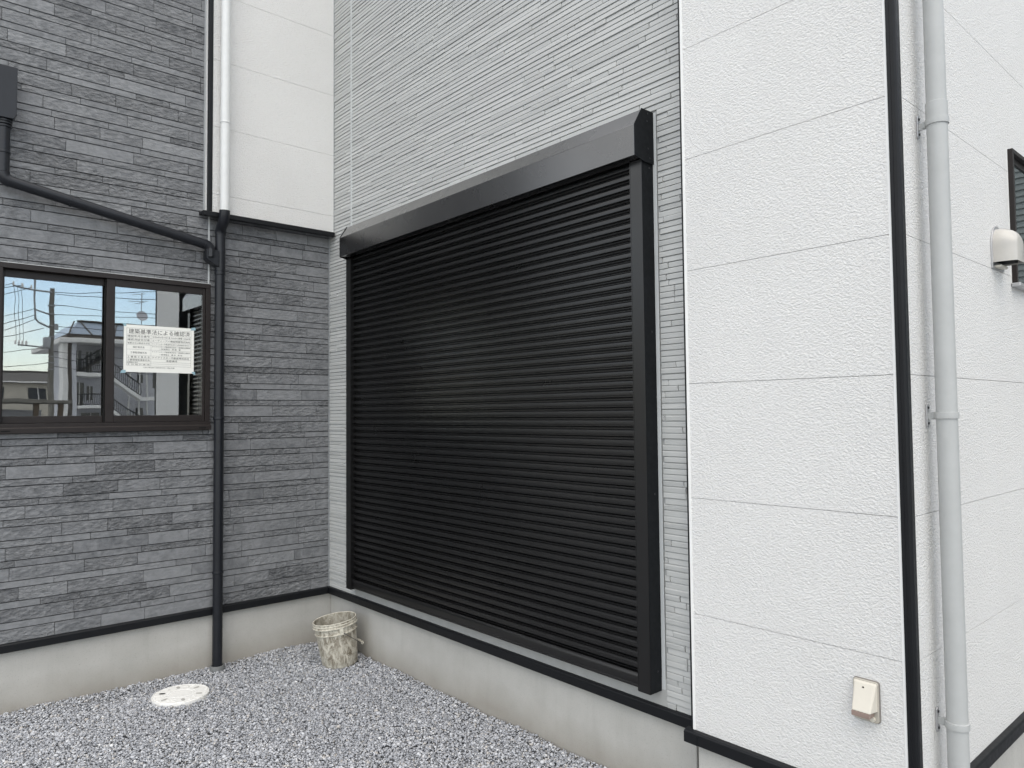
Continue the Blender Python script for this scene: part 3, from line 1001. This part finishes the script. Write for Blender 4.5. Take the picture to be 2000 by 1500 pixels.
MB().box(DW0 + 0.018, DW1 - 0.018, YD + 0.002, YD + 0.006, DZ0 + 0.03, DZ1 - 0.03).build('pane', 'glass_side', dw)
MB().box(DW0 - 0.006, DW0 - 0.0005, YD - 0.003, YD, DZ0, DZ1 + 0.004).build('sealant_bead', 'smooth_white', dw)

vh = thing('vent_hood', 'small glossy off-white vent hood on the stucco beside the right window', 'vent', (3.468, YD, 2.23))
vc = (3.468, 2.325)
v = MB()
segs, rings = 20, 8
# half-dome cowl: arch in the wall plane, swept out and rounded at the front
for i in range(rings + 1):
    a = math.pi / 2 * i / rings
    dep = 0.005 + 0.080 * math.sin(a)
    sc = 0.35 + 0.65 * math.cos(a) ** 0.6 if i < rings else 0.35
    for k in range(segs + 1):
        b = math.pi * k / segs
        v.v.append((vc[0] - 0.068 * math.cos(b) * (0.62 + 0.38 * math.cos(a)), YD - dep, vc[1] - 0.010 + 0.075 * math.sin(b) * (0.30 + 0.70 * math.cos(a)) ))
    v.v.append((vc[0] + 0.068 * (0.62 + 0.38 * math.cos(a)), YD - dep, 2.245))
    v.v.append((vc[0] - 0.068 * (0.62 + 0.38 * math.cos(a)), YD - dep, 2.245))
w_ = segs + 3
for i in range(rings):
    for k in range(w_ - 2):
        v.f.append((i * w_ + k, i * w_ + k + 1, (i + 1) * w_ + k + 1, (i + 1) * w_ + k))
    v.f.append((i * w_ + w_ - 1, i * w_, (i + 1) * w_, (i + 1) * w_ + w_ - 1))
v.f.append(tuple(rings * w_ + k for k in range(w_)))
v.build('cowl', 'vent', vh, smooth=50)
v = MB()
ar = [(vc[0] - 0.078 * math.cos(math.pi * k / 20), vc[1] - 0.010 + 0.088 * math.sin(math.pi * k / 20)) for k in range(21)]
v.prism(ar + [(vc[0] + 0.078, 2.222), (vc[0] - 0.078, 2.222)], 'y', YD - 0.006, YD - 0.0005).build('flange', 'steel', vh, bevel=0.001)
MB().box(vc[0] - 0.055, vc[0] + 0.055, YD - 0.060, YD - 0.007, 2.250, 2.262).build('dark_opening', 'black_hole', vh)
MB().box(vc[0] - 0.05, vc[0] + 0.035, YD - 0.03, YD - 0.006, 2.226, 2.236).build('lower_lip', 'cream', vh, bevel=0.002)

sk = thing('outdoor_socket', 'cream plastic outdoor socket with sloped hood low on the stucco bay', 'socket', (XC, 1.058, 0.65))
SY0, SY1, SZ0, SZ1 = 1.0155, 1.0955, 0.642, 0.772
def rrect(y0, y1, z0, z1, r, n=4):
    pts = []
    for (cy, cz, a0) in ((y1 - r, z1 - r, 0), (y0 + r, z1 - r, 90), (y0 + r, z0 + r, 180), (y1 - r, z0 + r, 270)):
        for k in range(n + 1):
            a = R(a0 + 90 * k / n)
            pts.append((cy + r * math.cos(a), cz + r * math.sin(a)))
    return pts
MB().prism(rrect(SY0 - 0.002, SY1 + 0.002, SZ0 - 0.002, SZ1 + 0.002, 0.010), 'x', XC - 0.006, XC + 0.001).build('gasket', 'backplate', sk)
MB().prism(rrect(SY0, SY1, SZ0, SZ1, 0.009), 'x', XC - 0.013, XC - 0.0055).build('back_plate', 'cream_dark', sk, bevel=0.0015)
h = MB()
zt_, zb_ = SZ1 - 0.003, 0.680
h.v = [(XC - 0.012, SY0 + 0.003, zt_), (XC - 0.012, SY1 - 0.003, zt_), (XC - 0.019, SY0 + 0.008, zt_ - 0.006), (XC - 0.019, SY1 - 0.008, zt_ - 0.006),
       (XC - 0.052, SY0 + 0.011, zb_), (XC - 0.052, SY1 - 0.011, zb_), (XC - 0.012, SY0 + 0.003, zb_), (XC - 0.012, SY1 - 0.003, zb_)]
h.f = [(0, 1, 3, 2), (2, 3, 5, 4), (0, 2, 4, 6), (1, 7, 5, 3), (4, 5, 7, 6)]
ho = h.build('hood', 'cream', sk, bevel=0.003)
MB().tube([(XC - 0.0245, 1.058, SZ1 - 0.022), (XC - 0.018, 1.058, SZ1 - 0.020)], 0.0036, 12).build('screw_hole', 'black_hole', ho)
MB().box(XC - 0.053, XC - 0.014, SY0 + 0.013, SY1 - 0.010, 0.664, 0.6795).build('smoked_flap', 'smoke', sk, bevel=0.001)
MB().tube([(XC - 0.0165, 1.055, 0.655), (XC - 0.012, 1.055, 0.655)], 0.0042, 12).build('screw', 'screw', sk)
MB().tube([(XC - 0.019, 1.034, 0.654), (XC - 0.012, 1.034, 0.654)], 0.0085, 18).build('cable_plug', 'cream', sk, bevel=0.001)

# ================================================================ PAIL
BKX, BKY = 2.395, 4.475
pail = thing('mud_pail', 'off-white plastic pail caked in mud, tilted on the gravel in the corner', 'bucket', (BKX, BKY, -0.012))
pail_rot = Matrix.Rotation(R(-7.5), 4, Vector((0.45, 0.89, 0))) @ Matrix.Rotation(R(-12), 4, 'Z') @ Matrix.Scale(0.9, 4)
HB = 0.335
def rb(z):
    return 0.128 + 0.026 * z / HB
out = [(0.0, 0.004), (0.112, 0.004), (0.122, 0.0), (rb(0.01), 0.010), (rb(0.1), 0.10), (rb(0.2), 0.2), (rb(0.25), 0.246), (rb(0.25) + 0.008, 0.249), (rb(0.25) + 0.008, 0.256), (rb(0.26) + 0.001, 0.259),
       (rb(0.295), 0.292), (rb(0.3) + 0.010, 0.295), (rb(0.3) + 0.011, 0.302), (rb(0.3) + 0.005, 0.305), (rb(0.31) + 0.006, 0.316), (rb(0.31) + 0.004, 0.319), (rb(0.32) + 0.005, 0.329), (rb(0.33) + 0.004, HB)]
def build_local(mb, name, mat, parent, smooth=None, bevel=0.0):
    o = mb.build(name, mat, parent, smooth, bevel)
    o.matrix_parent_inverse = Matrix.Identity(4)
    return o
pb = build_local(MB().lathe(out, 40), 'shell', 'pail', pail, 35)
build_local(MB().lathe([(rb(0.33) + 0.004, HB), (rb(0.33) + 0.001, HB + 0.002), (rb(0.32) - 0.003, HB - 0.001), (rb(0.2) - 0.003, 0.2), (rb(0.1) - 0.003, 0.1), (0.0, 0.09)], 40), 'inner_wall', 'pail_in', pail, 35)
for r_, z_ in ((rb(0.3) + 0.0085, 0.2985), (rb(0.33) + 0.0025, HB), (rb(0.31) + 0.0045, 0.3175), (rb(0.25) + 0.0055, 0.2525)):
    ring = [(r_ * math.cos(2 * math.pi * k / 40), r_ * math.sin(2 * math.pi * k / 40), z_) for k in range(41)]
    build_local(MB().tube(ring, 0.0033, 8, caps=False), 'rim_ring', 'rim', pb, 60)
md = MB()
nk = 22
for i in range(5):
    for k in range(nk):
        a = 2 * math.pi * k / nk
        rr = (rb(0.2) - 0.006) * i / 4
        hh = 0.17 + (0.075 * math.exp(-((a - 1.2) % (2 * math.pi) - 0.6) ** 2 * 3) + 0.07 * math.exp(-((a - 2.6) % (2 * math.pi) - 0.4) ** 2 * 6)) * (i / 4) + random.uniform(0, 0.012)
        md.v.append((rr * math.cos(a), rr * math.sin(a), hh))
for i in range(4):
    for k in range(nk):
        k2 = (k + 1) % nk
        md.f.append((i * nk + k, i * nk + k2, (i + 1) * nk + k2, (i + 1) * nk + k))
build_local(md, 'dried_mortar', 'mud', pail)
# handle lug towards the camera, wire bail hanging down to the right with its grip
lug = MB().box(-0.014, 0.014, -rb(0.27) - 0.013, -rb(0.27) + 0.002, 0.248, 0.300)
build_local(lug, 'handle_lug', 'rim', pail, None, 0.002)
lug = MB().box(-0.014, 0.014, rb(0.27) - 0.002, rb(0.27) + 0.013, 0.248, 0.300)
build_local(lug, 'handle_lug', 'rim', pail, None, 0.002)
r1 = rb(0.2) + 0.016
bail = [(0.0, -r1, 0.272)]
for k in range(1, 13):
    a = -math.pi / 2 + math.pi * k / 13
    s_ = math.cos(a)
    bail.append(((r1 + 0.020) * s_, (r1 + 0.004) * math.sin(a), 0.272 - 0.165 * s_))
bail.append((0.0, r1, 0.272))
wo = build_local(MB().tube(bail, 0.0024, 8), 'bail_wire', 'wire', pail, 60)
build_local(MB().tube([bail[6], bail[7], bail[8]], 0.011, 12), 'bail_grip', 'rim', wo, 40)
pail.matrix_basis = Matrix.Translation((BKX, BKY, -0.004)) @ pail_rot

# ================================================================ INSPECTION LID
LX, LY, LR = 1.412, 4.585, 0.157
lid = thing('inspection_lid', 'round white plastic inspection lid with six slots set in the gravel', 'drain cover', (LX, LY, 0))
l_ = MB().lathe([(0.0, 0.020), (0.06, 0.0205), (0.062, 0.0190), (0.066, 0.0190), (0.068, 0.0205), (LR - 0.012, 0.0205), (LR - 0.010, 0.0185), (LR - 0.006, 0.0185), (LR - 0.004, 0.0205), (LR - 0.001, 0.020), (LR, 0.016), (LR, -0.02)], 56, (LX, LY, 0))
lo = l_.build('plate', 'lid', lid, smooth=25)
for k in range(6):
    a = R(20 + 60 * k)
    cx_, cy_ = LX + 0.108 * math.cos(a), LY + 0.108 * math.sin(a)
    pts = []
    for j in range(16):
        b = 2 * math.pi * j / 16
        p_, q_ = 0.020 * math.cos(b), 0.0105 * math.sin(b)
        pts.append((cx_ + p_ * math.cos(a) - q_ * math.sin(a), cy_ + p_ * math.sin(a) + q_ * math.cos(a)))
    MB().prism(pts, 'z', 0.0190, 0.0211).build('slot', 'lid_hole' if k != 2 else 'black_hole', lid)
rb_ = MB()
for k in range(150):
    rr, a = LR * 0.93 * math.sqrt(random.random()), random.uniform(0, 6.28)
    if 0.078 < rr < 0.138 and min(abs(((a - R(20 + 60 * j) + math.pi) % (2 * math.pi)) - math.pi) for j in range(6)) < 0.26:
        continue
    if rr < 0.07:
        continue
    x_, y_ = LX + rr * math.cos(a), LY + rr * math.sin(a)
    b = random.choice((R(35), R(-35)))
    dx_, dy_ = 0.008 * math.cos(b), 0.008 * math.sin(b)
    ex, ey = -0.0022 * math.sin(b), 0.0022 * math.cos(b)
    rb_.prism([(x_ - dx_ - ex, y_ - dy_ - ey), (x_ + dx_ - ex, y_ + dy_ - ey), (x_ + dx_ + ex, y_ + dy_ + ey), (x_ - dx_ + ex, y_ - dy_ + ey)], 'z', 0.0204, 0.0218)
tag(rb_.build('tread_bumps', 'lid', lo), kind='stuff')

# ================================================================ GRAVEL (crushed stone, geometry)
phi = (1 + 5 ** 0.5) / 2
ICO = np.array([(-1, phi, 0), (1, phi, 0), (-1, -phi, 0), (1, -phi, 0), (0, -1, phi), (0, 1, phi), (0, -1, -phi), (0, 1, -phi), (phi, 0, -1), (phi, 0, 1), (-phi, 0, -1), (-phi, 0, 1)], dtype=np.float32) / 1.902
ICF = np.array([(0, 11, 5), (0, 5, 1), (0, 1, 7), (0, 7, 10), (0, 10, 11), (1, 5, 9), (5, 11, 4), (11, 10, 2), (10, 7, 6), (7, 1, 8), (3, 9, 4), (3, 4, 2), (3, 2, 6), (3, 6, 8), (3, 8, 9), (4, 9, 5), (2, 4, 11), (6, 2, 10), (8, 6, 7), (9, 8, 1)], dtype=np.int32)


def gravel_points(n):
    x = rng.uniform(-0.45, XB + 0.010, n)
    y = rng.uniform(1.55, YA + 0.010, n)
    # the patch seen from the camera and a step around it
    d = (x * CAM_R[2, 0] + y * CAM_R[2, 1])
    keep = (d > 2.75)
    keep &= ((x - LX) ** 2 + (y - LY) ** 2) > (LR + 0.004) ** 2
    keep &= ((x - DX) ** 2 + (y - DY) ** 2) > 0.049 ** 2
    keep &= ((x - BKX) ** 2 + (y - BKY) ** 2) > 0.112 ** 2
    keep &= x < XB + 0.006
    return x[keep], y[keep]


gx, gy = gravel_points(190000)
N = len(gx)
size = np.clip(rng.lognormal(math.log(0.0048), 0.36, N), 0.0025, 0.012).astype(np.float32)
def lump(x, y):
    return 0.006 * np.sin(x * 3.1 + 1) * np.sin(y * 2.7) + 0.004 * np.sin(x * 9 + y * 4) + 0.004 * np.sin(y * 11 - x * 5 + 2)
edge = np.minimum(XB - gx, YA - gy)
hz = lump(gx, gy) - 0.002 + 0.014 * np.exp(-(edge / 0.10) ** 2)
rl = np.sqrt((gx - LX) ** 2 + (gy - LY) ** 2)
hz += 0.010 * np.exp(-((rl - LR) / 0.06) ** 2)
gz = hz + rng.uniform(-0.010, 0.004, N)
# random rotation matrices
q = rng.normal(size=(N, 4))
q /= np.linalg.norm(q, axis=1)[:, None]
a_, b_, c_, d_ = q.T
RM = np.stack([np.stack([1 - 2 * (c_ * c_ + d_ * d_), 2 * (b_ * c_ - a_ * d_), 2 * (b_ * d_ + a_ * c_)], -1),
               np.stack([2 * (b_ * c_ + a_ * d_), 1 - 2 * (b_ * b_ + d_ * d_), 2 * (c_ * d_ - a_ * b_)], -1),
               np.stack([2 * (b_ * d_ - a_ * c_), 2 * (c_ * d_ + a_ * b_), 1 - 2 * (b_ * b_ + c_ * c_)], -1)], 1)
V = ICO[None] * (1 + rng.uniform(-0.28, 0.28, (N, 12, 1))) * rng.uniform(0.55, 1.25, (N, 1, 3))
V = np.einsum('nij,nkj->nki', RM, V) * size[:, None, None]
V[:, :, 2] *= 0.8
V += np.stack([gx, gy, gz], -1)[:, None, :]
FI = (ICF[None] + (np.arange(N, dtype=np.int32) * 12)[:, None, None]).reshape(-1)
me = bpy.data.meshes.new('gravel')
me.vertices.add(N * 12)
me.vertices.foreach_set('co', V.astype(np.float32).reshape(-1))
me.loops.add(N * 60)
me.loops.foreach_set('vertex_index', FI)
me.polygons.add(N * 20)
me.polygons.foreach_set('loop_start', np.arange(0, N * 60, 3, dtype=np.int32))
me.update(calc_edges=True)
at = me.attributes.new('tone', 'FLOAT', 'FACE')
at.data.foreach_set('value', np.repeat(np.clip(rng.beta(2.0, 1.6, N), 0, 1).astype(np.float32), 20))
me.materials.append(M['gravel'])
go = bpy.data.objects.new('gravel', me)
COL.objects.link(go)
tag(go, 'blue-grey crushed gravel covering the ground of the yard', 'gravel', kind='stuff')

# ================================================================ WHAT THE WINDOW REFLECTS (behind the camera)
# ---- utility pole
UX, UY = 8.70, -44.7
po = thing('utility_pole', 'concrete utility pole with crossarms and transformer, mirrored in the left window pane', 'utility pole', (UX, UY, 0))
MB().tube([(UX, UY, 0), (UX, UY, 10.0)], [0.19, 0.125], 14).build('shaft', 'pole', po, smooth=40)
MB().tube([(6.60, UY + 0.2, 9.95), (UX, UY + 0.1, 9.72)], 0.055, 8).build('crossarm', 'pole_metal', po)
MB().tube([(7.76, UY + 0.1, 10.6), (7.78, UY + 0.1, 7.95), (7.95, UY + 0.08, 7.72), (8.63, UY, 7.45)], 0.065, 8).build('offset_mast', 'pole_metal', po)
MB().tube([(7.78, UY + 0.1, 8.55), (UX, UY, 8.35)], 0.05, 8).build('crossarm', 'pole_metal', po)
MB().tube([(6.9, UY + 0.1, 6.30), (UX, UY + 0.1, 6.15)], 0.05, 8).build('crossarm', 'pole_metal', po)
for xx, zz in ((6.63, 9.96), (7.1, 9.90), (7.55, 9.86), (6.75, 6.32), (6.95, 6.32), (7.15, 6.30), (7.35, 6.30)):
    MB().lathe([(0.0, 0.0), (0.07, 0.02), (0.05, 0.09), (0.075, 0.12), (0.05, 0.19), (0.06, 0.24), (0.0, 0.28)], 10, (xx, UY + 0.15, zz)).build('insulator', 'apt_white', po, smooth=40)
MB().lathe([(0.0, 0.0), (0.24, 0.02), (0.25, 0.6), (0.2, 0.68), (0.0, 0.70)], 18, (8.38, UY + 0.3, 6.16)).build('transformer', 'pole_metal', po, smooth=40)
MB().box(8.78, 9.05, UY - 0.05, UY + 0.2, 7.35, 7.75).build('junction_cabinet', 'pole_metal', po, bevel=0.02)
for zz in (8.9, 8.4, 7.6, 6.9, 5.6, 5.2, 4.8):
    MB().lathe([(0.16, -0.04), (0.19, -0.035), (0.19, 0.035), (0.16, 0.04)], 14, (UX, UY, zz)).build('pole_band', 'pole_metal', po)

# ---- cables
def cable(p0, p1, sag, label, r=0.020):
    p0, p1 = Vector(p0), Vector(p1)
    pts = []
    for k in range(17):
        t = k / 16
        p = p0.lerp(p1, t)
        p.z -= sag * 4 * t * (1 - t)
        pts.append(tuple(p))
    o = MB().tube(pts, r, 5, caps=False).build('power_cable', 'cable')
    tag(o, label, 'cable', 'overhead cables mirrored in the window')
    return o


LEFT = (('outer', 'topmost crossarm tip'), ('second', 'topmost crossarm, beside the tip'), ('third', 'topmost crossarm near the mast'), ('fourth', 'upper mast arm'), ('fifth', 'mast just below its arm'), ('sixth', 'bend of the offset mast'),
        ('seventh', 'pole at cabinet height'), ('eighth', 'lower pole below the transformer'), ('ninth', 'pole at transformer height'))
for (xx, zz, ex, ez, ey), (_, w) in zip(((6.63, 10.1, -6, 4.2, -30), (7.1, 10.05, -6, 5.4, -32), (7.55, 10.0, -6, 3.0, -30), (7.78, 8.6, -5, 3.4, -30), (7.78, 8.2, -5, 2.6, -31), (7.78, 7.9, -5, 2.0, -32),
                           (8.2, 7.4, -8, 1.9, -30), (8.6, 5.2, -4, 4.6, -52), (8.6, 6.2, -6, 5.6, -60)), LEFT):
    cable((xx, UY + 0.1, zz), (ex, ey, ez), 0.25, 'overhead cable running left from the ' + w + ' in the window reflection')
RIGHT = ('topmost', 'second from the top', 'third from the top', 'fourth from the top', 'fifth from the top', 'sixth from the top', 'third from the bottom', 'second from the bottom', 'lowest')
for (xx, zz, ex, ez, ey), w in zip(((8.72, 9.75, 30, 13.5, -36), (8.72, 9.65, 30, 12.3, -38), (8.72, 8.95, 32, 11.0, -40), (8.72, 8.4, 34, 12.2, -44), (8.72, 7.6, 32, 10.6, -46), (8.72, 7.2, 34, 9.4, -42), (8.72, 6.0, 32, 6.9, -44), (8.72, 5.6, 32, 5.6, -46), (8.72, 5.0, 30, 6.2, -42)), RIGHT):
    cable((xx, UY, zz), (ex, ey, ez), 0.9, 'overhead cable running right from the mirrored pole, ' + w + ' at the pole')
for k, w in enumerate(('left', 'middle', 'right')):
    cable((6.65 + 0.18 * k, UY + 0.15, 9.9), (6.8 + 0.2 * k, UY + 0.15, 6.55), 0.0, w + ' one of three jumper cables between the crossarms of the mirrored pole', 0.014)

# ---- apartment building with open stairs
AY = -56.0
ap = thing('apartment_building', 'grey apartment block with open stairs and glazed roof, mirrored in the window', 'building', (18, AY, 0))
MB().box(12.25, 30, AY - 12, AY - 2.2, 0, 7.55).build('wall', 'apt', ap)
MB().box(10.95, 30.5, AY - 12.6, AY + 0.6, 7.55, 7.95).build('eave_slab', 'apt_white', ap, bevel=0.08)
MB().box(11.5, 30.2, AY - 12.2, AY + 0.1, 7.95, 8.28).build('parapet', 'apt_dark', ap)
rf = MB()
rf.v = [(11.6, AY, 8.28), (30, AY, 8.28), (30, AY - 12, 8.28), (11.6, AY - 12, 8.28), (12.7, AY - 2.6, 9.55), (30, AY - 2.6, 9.75), (30, AY - 9, 9.75), (12.7, AY - 9, 9.55)]
rf.f = [(0, 1, 5, 4), (1, 2, 6, 5), (2, 3, 7, 6), (3, 0, 4, 7), (4, 5, 6, 7)]
ro_ = rf.build('glazed_roof', 'apt_glass', ap)
for k in range(9):
    x0 = 11.65 + k * 1.6
    MB().tube([(x0, AY + 0.03, 8.3), (x0 + (0.75 if k % 2 == 0 else -0.35), AY - 2.55, 9.58)], 0.06, 6).build('glazing_bar', 'apt_dark', ro_)
MB().tube([(12.6, AY - 2.55, 9.62), (30, AY - 2.55, 9.82)], 0.09, 6).build('ridge_bar', 'apt_dark', ro_)
for x0, x1, m_ in ((11.25, 11.62, 'apt_white'), (11.62, 11.92, 'apt_dark'), (11.92, 12.24, 'apt')):
    MB().box(x0, x1, AY - 1.5, AY, 0, 7.55).build('column', m_, ap)


def railing(p0, p1, n, parent, h=0.95):
    p0, p1 = Vector(p0), Vector(p1)
    rl_ = MB().tube([p0 + Vector((0, 0, h)), p1 + Vector((0, 0, h))], 0.045, 6).build('handrail', 'cable', parent)
    MB().tube([p0 + Vector((0, 0, 0.08)), p1 + Vector((0, 0, 0.08))], 0.03, 6).build('bottom_bar', 'cable', parent)
    for k in range(n + 1):
        p = p0.lerp(p1, k / n)
        MB().tube([p + Vector((0, 0, 0.06)), p + Vector((0.03, 0.09, h * 0.35)), p + Vector((0, 0, h))], 0.024, 5).build('baluster', 'cable', parent)


for zf in (5.08, 2.38):
    sl_ = MB().box(12.26, 14.5, AY - 2.2, AY - 0.05, zf, zf + 0.30).build('landing', 'apt_white', ap, bevel=0.05)
    railing((12.3, AY - 0.1, zf + 0.3), (14.4, AY - 0.1, zf + 0.3), 14, sl_)
    st_ = MB().prism([(14.45, zf + 0.30), (14.45, zf - 0.02), (17.0, zf - 2.05), (17.0, zf - 1.70)], 'y', AY - 1.2, AY - 0.06).build('stair_flight', 'apt_white', ap)
    railing((14.5, AY - 0.1, zf + 0.25), (16.9, AY - 0.1, zf - 1.65), 15, st_)
    MB().box(16.9, 18.4, AY - 1.5, AY - 0.05, zf - 2.05, zf - 1.75).build('landing', 'apt_white', ap)
up_ = MB().prism([(12.6, 5.45), (12.6, 5.3), (14.8, 6.9), (14.8, 7.1)], 'y', AY - 2.1, AY - 1.3).build('stair_flight', 'apt_dark', ap)
railing((12.7, AY - 1.3, 5.5), (14.8, AY - 1.3, 7.0), 8, up_, 0.7)
for x0, x1, z0, z1 in ((12.5, 13.0, 5.4, 7.2), (13.3, 13.7, 5.5, 7.1), (14.0, 14.6, 6.2, 7.2), (12.5, 13.1, 2.7, 4.6), (13.3, 13.8, 3.2, 4.3), (13.0, 14.4, 0.3, 2.0), (17.1, 17.6, 4.6, 5.3), (17.1, 17.6, 1.6, 2.4), (18.4, 19.6, 4.2, 5.6)):
    wo_ = MB().box(x0, x1, AY - 2.21, AY - 2.16, z0, z1).build('window', 'win_dark', ap)
    MB().box(x0 + (x1 - x0) / 2 - 0.03, x0 + (x1 - x0) / 2 + 0.03, AY - 2.16, AY - 2.13, z0, z1).build('mullion', 'apt_white', wo_)
for x0 in (16.55, 17.25, 17.85):
    MB().tube([(x0, AY - 1.9, 0), (x0, AY - 1.9, 7.5)], 0.07, 8).build('drainpipe', 'apt_white', ap)
MB().tube([(17.45, AY - 2, 9.5), (17.45, AY - 2, 12.3)], 0.035, 6).build('antenna_mast', 'pole_metal', ap)
for zz, wd in ((12.1, 0.7), (11.6, 1.1), (11.5, 0.5)):
    MB().tube([(17.45 - wd, AY - 2, zz), (17.45 + wd * 0.4, AY - 2, zz + 0.15)], 0.022, 5).build('antenna_rod', 'pole_metal', ap)
dsh = MB().lathe([(0.0, 0.0), (0.2, 0.02), (0.38, 0.08), (0.46, 0.13)], 20).build('satellite_dish', 'apt', ap, smooth=60)
dsh.matrix_parent_inverse = Matrix.Identity(4)
dsh.matrix_basis = Matrix.Translation((17.42 - 18, -1.8, 10.4)) @ Matrix.Rotation(R(-75), 4, 'X')

# ---- tiled-roof houses and carport to the left of it
def house(x0, x1, y0, y1, zw, zr, label):
    h_ = thing('tiled_house', label, 'house', ((x0 + x1) / 2, y1, 0), 'tiled houses around the yard')
    MB().box(x0, x1, y0, y1, 0, zw).build('wall', 'beige', h_)
    ym = (y0 + y1) / 2
    o_ = 0.7
    r_ = MB()
    xi = min(2.2, (x1 - x0) * 0.3)
    r_.v = [(x0 - o_, y1 + o_, zw - 0.1), (x1 + o_, y1 + o_, zw - 0.1), (x1 + o_, y0 - o_, zw - 0.1), (x0 - o_, y0 - o_, zw - 0.1), (x0 + xi, ym, zr), (x1 - xi, ym, zr)]
    r_.f = [(0, 1, 5, 4), (1, 2, 5), (2, 3, 4, 5), (3, 0, 4), (3, 2, 1, 0)]
    rr_ = r_.build('roof', 'roof_tile', h_)
    MB().tube([(x0 + xi, ym, zr + 0.05), (x1 - xi, ym, zr + 0.05)], 0.14, 8).build('ridge_tile', 'roof_tile', rr_)
    MB().tube([(x0 - o_, y1 + o_, zw), (x1 + o_, y1 + o_, zw)], 0.08, 6).build('gutter', 'apt_white', rr_)
    n_ = max(2, int((x1 - x0) / 3))
    for k in range(n_):
        cx_ = x0 + (k + 0.5) * (x1 - x0) / n_
        w__ = MB().box(cx_ - 0.8, cx_ + 0.8, y1 - 0.02, y1 + 0.05, zw - 1.9, zw - 0.6).build('window', 'win_dark', h_)
        MB().box(cx_ - 0.04, cx_ + 0.04, y1 + 0.05, y1 + 0.09, zw - 1.9, zw - 0.6).build('mullion', 'apt_white', w__)
        MB().box(cx_ - 0.9, cx_ + 0.9, y1 + 0.02, y1 + 0.12, zw - 2.05, zw - 1.9).build('window_sill', 'apt_white', w__)
    return h_


house(8.2, 19.5, -96, -85, 5.6, 7.0, 'beige house with hipped grey tile roof mirrored behind the utility pole')
house(1.5, 10.5, -110, -100, 6.2, 8.0, 'house with grey tile roof mirrored at the far left of the window')
house(-32, -20, 9, 21, 5.2, 6.9, 'tiled house beyond the yard on the left, a dark band in the shutter sheen')
house(-23, -11, 26, 37, 5.4, 7.0, 'tiled house behind the stone wall, glimpsed only in the shutter sheen')
cp_ = thing('carport', 'long low carport roof on brown posts mirrored along the window bottom', 'carport', (6, -38, 0))
MB().box(-4, 8.6, -41, -37.6, 2.52, 2.72).build('roof_slab', 'pole', cp_, bevel=0.03)
for xx in (-2, 1.5, 5.2, 6.9, 8.1):
    MB().box(xx - 0.12, xx + 0.12, -38.1, -37.8, 0, 2.52).build('post', 'timber', cp_)
MB().box(-4, 7.6, -41, -40.9, 0, 2.2).build('back_panel', 'apt', cp_)

# ---- neighbouring lap-sided wall mirrored in the side window
nh = thing('lap_sided_house', 'grey lap-sided house wall mirrored in the narrow right window', 'house', (9.2, -4, 0))
MB().box(9.2, 15, -12, 3.5, 0, 6.0).build('wall', 'lap', nh)
lap0 = None
for k in range(90):
    if lap0 is None:
        lap0 = MB().prism([(9.2, 0.0), (9.178, 0.002), (9.192, 0.066), (9.2, 0.066)], 'y', -12, 3.5).build('lap_board', 'lap', nh)
    else:
        o = lap0.copy()
        COL.objects.link(o)
        o.parent = nh
        o.matrix_parent_inverse = parent_inv(nh)
        o.location = (0, 0, k * 0.0665)
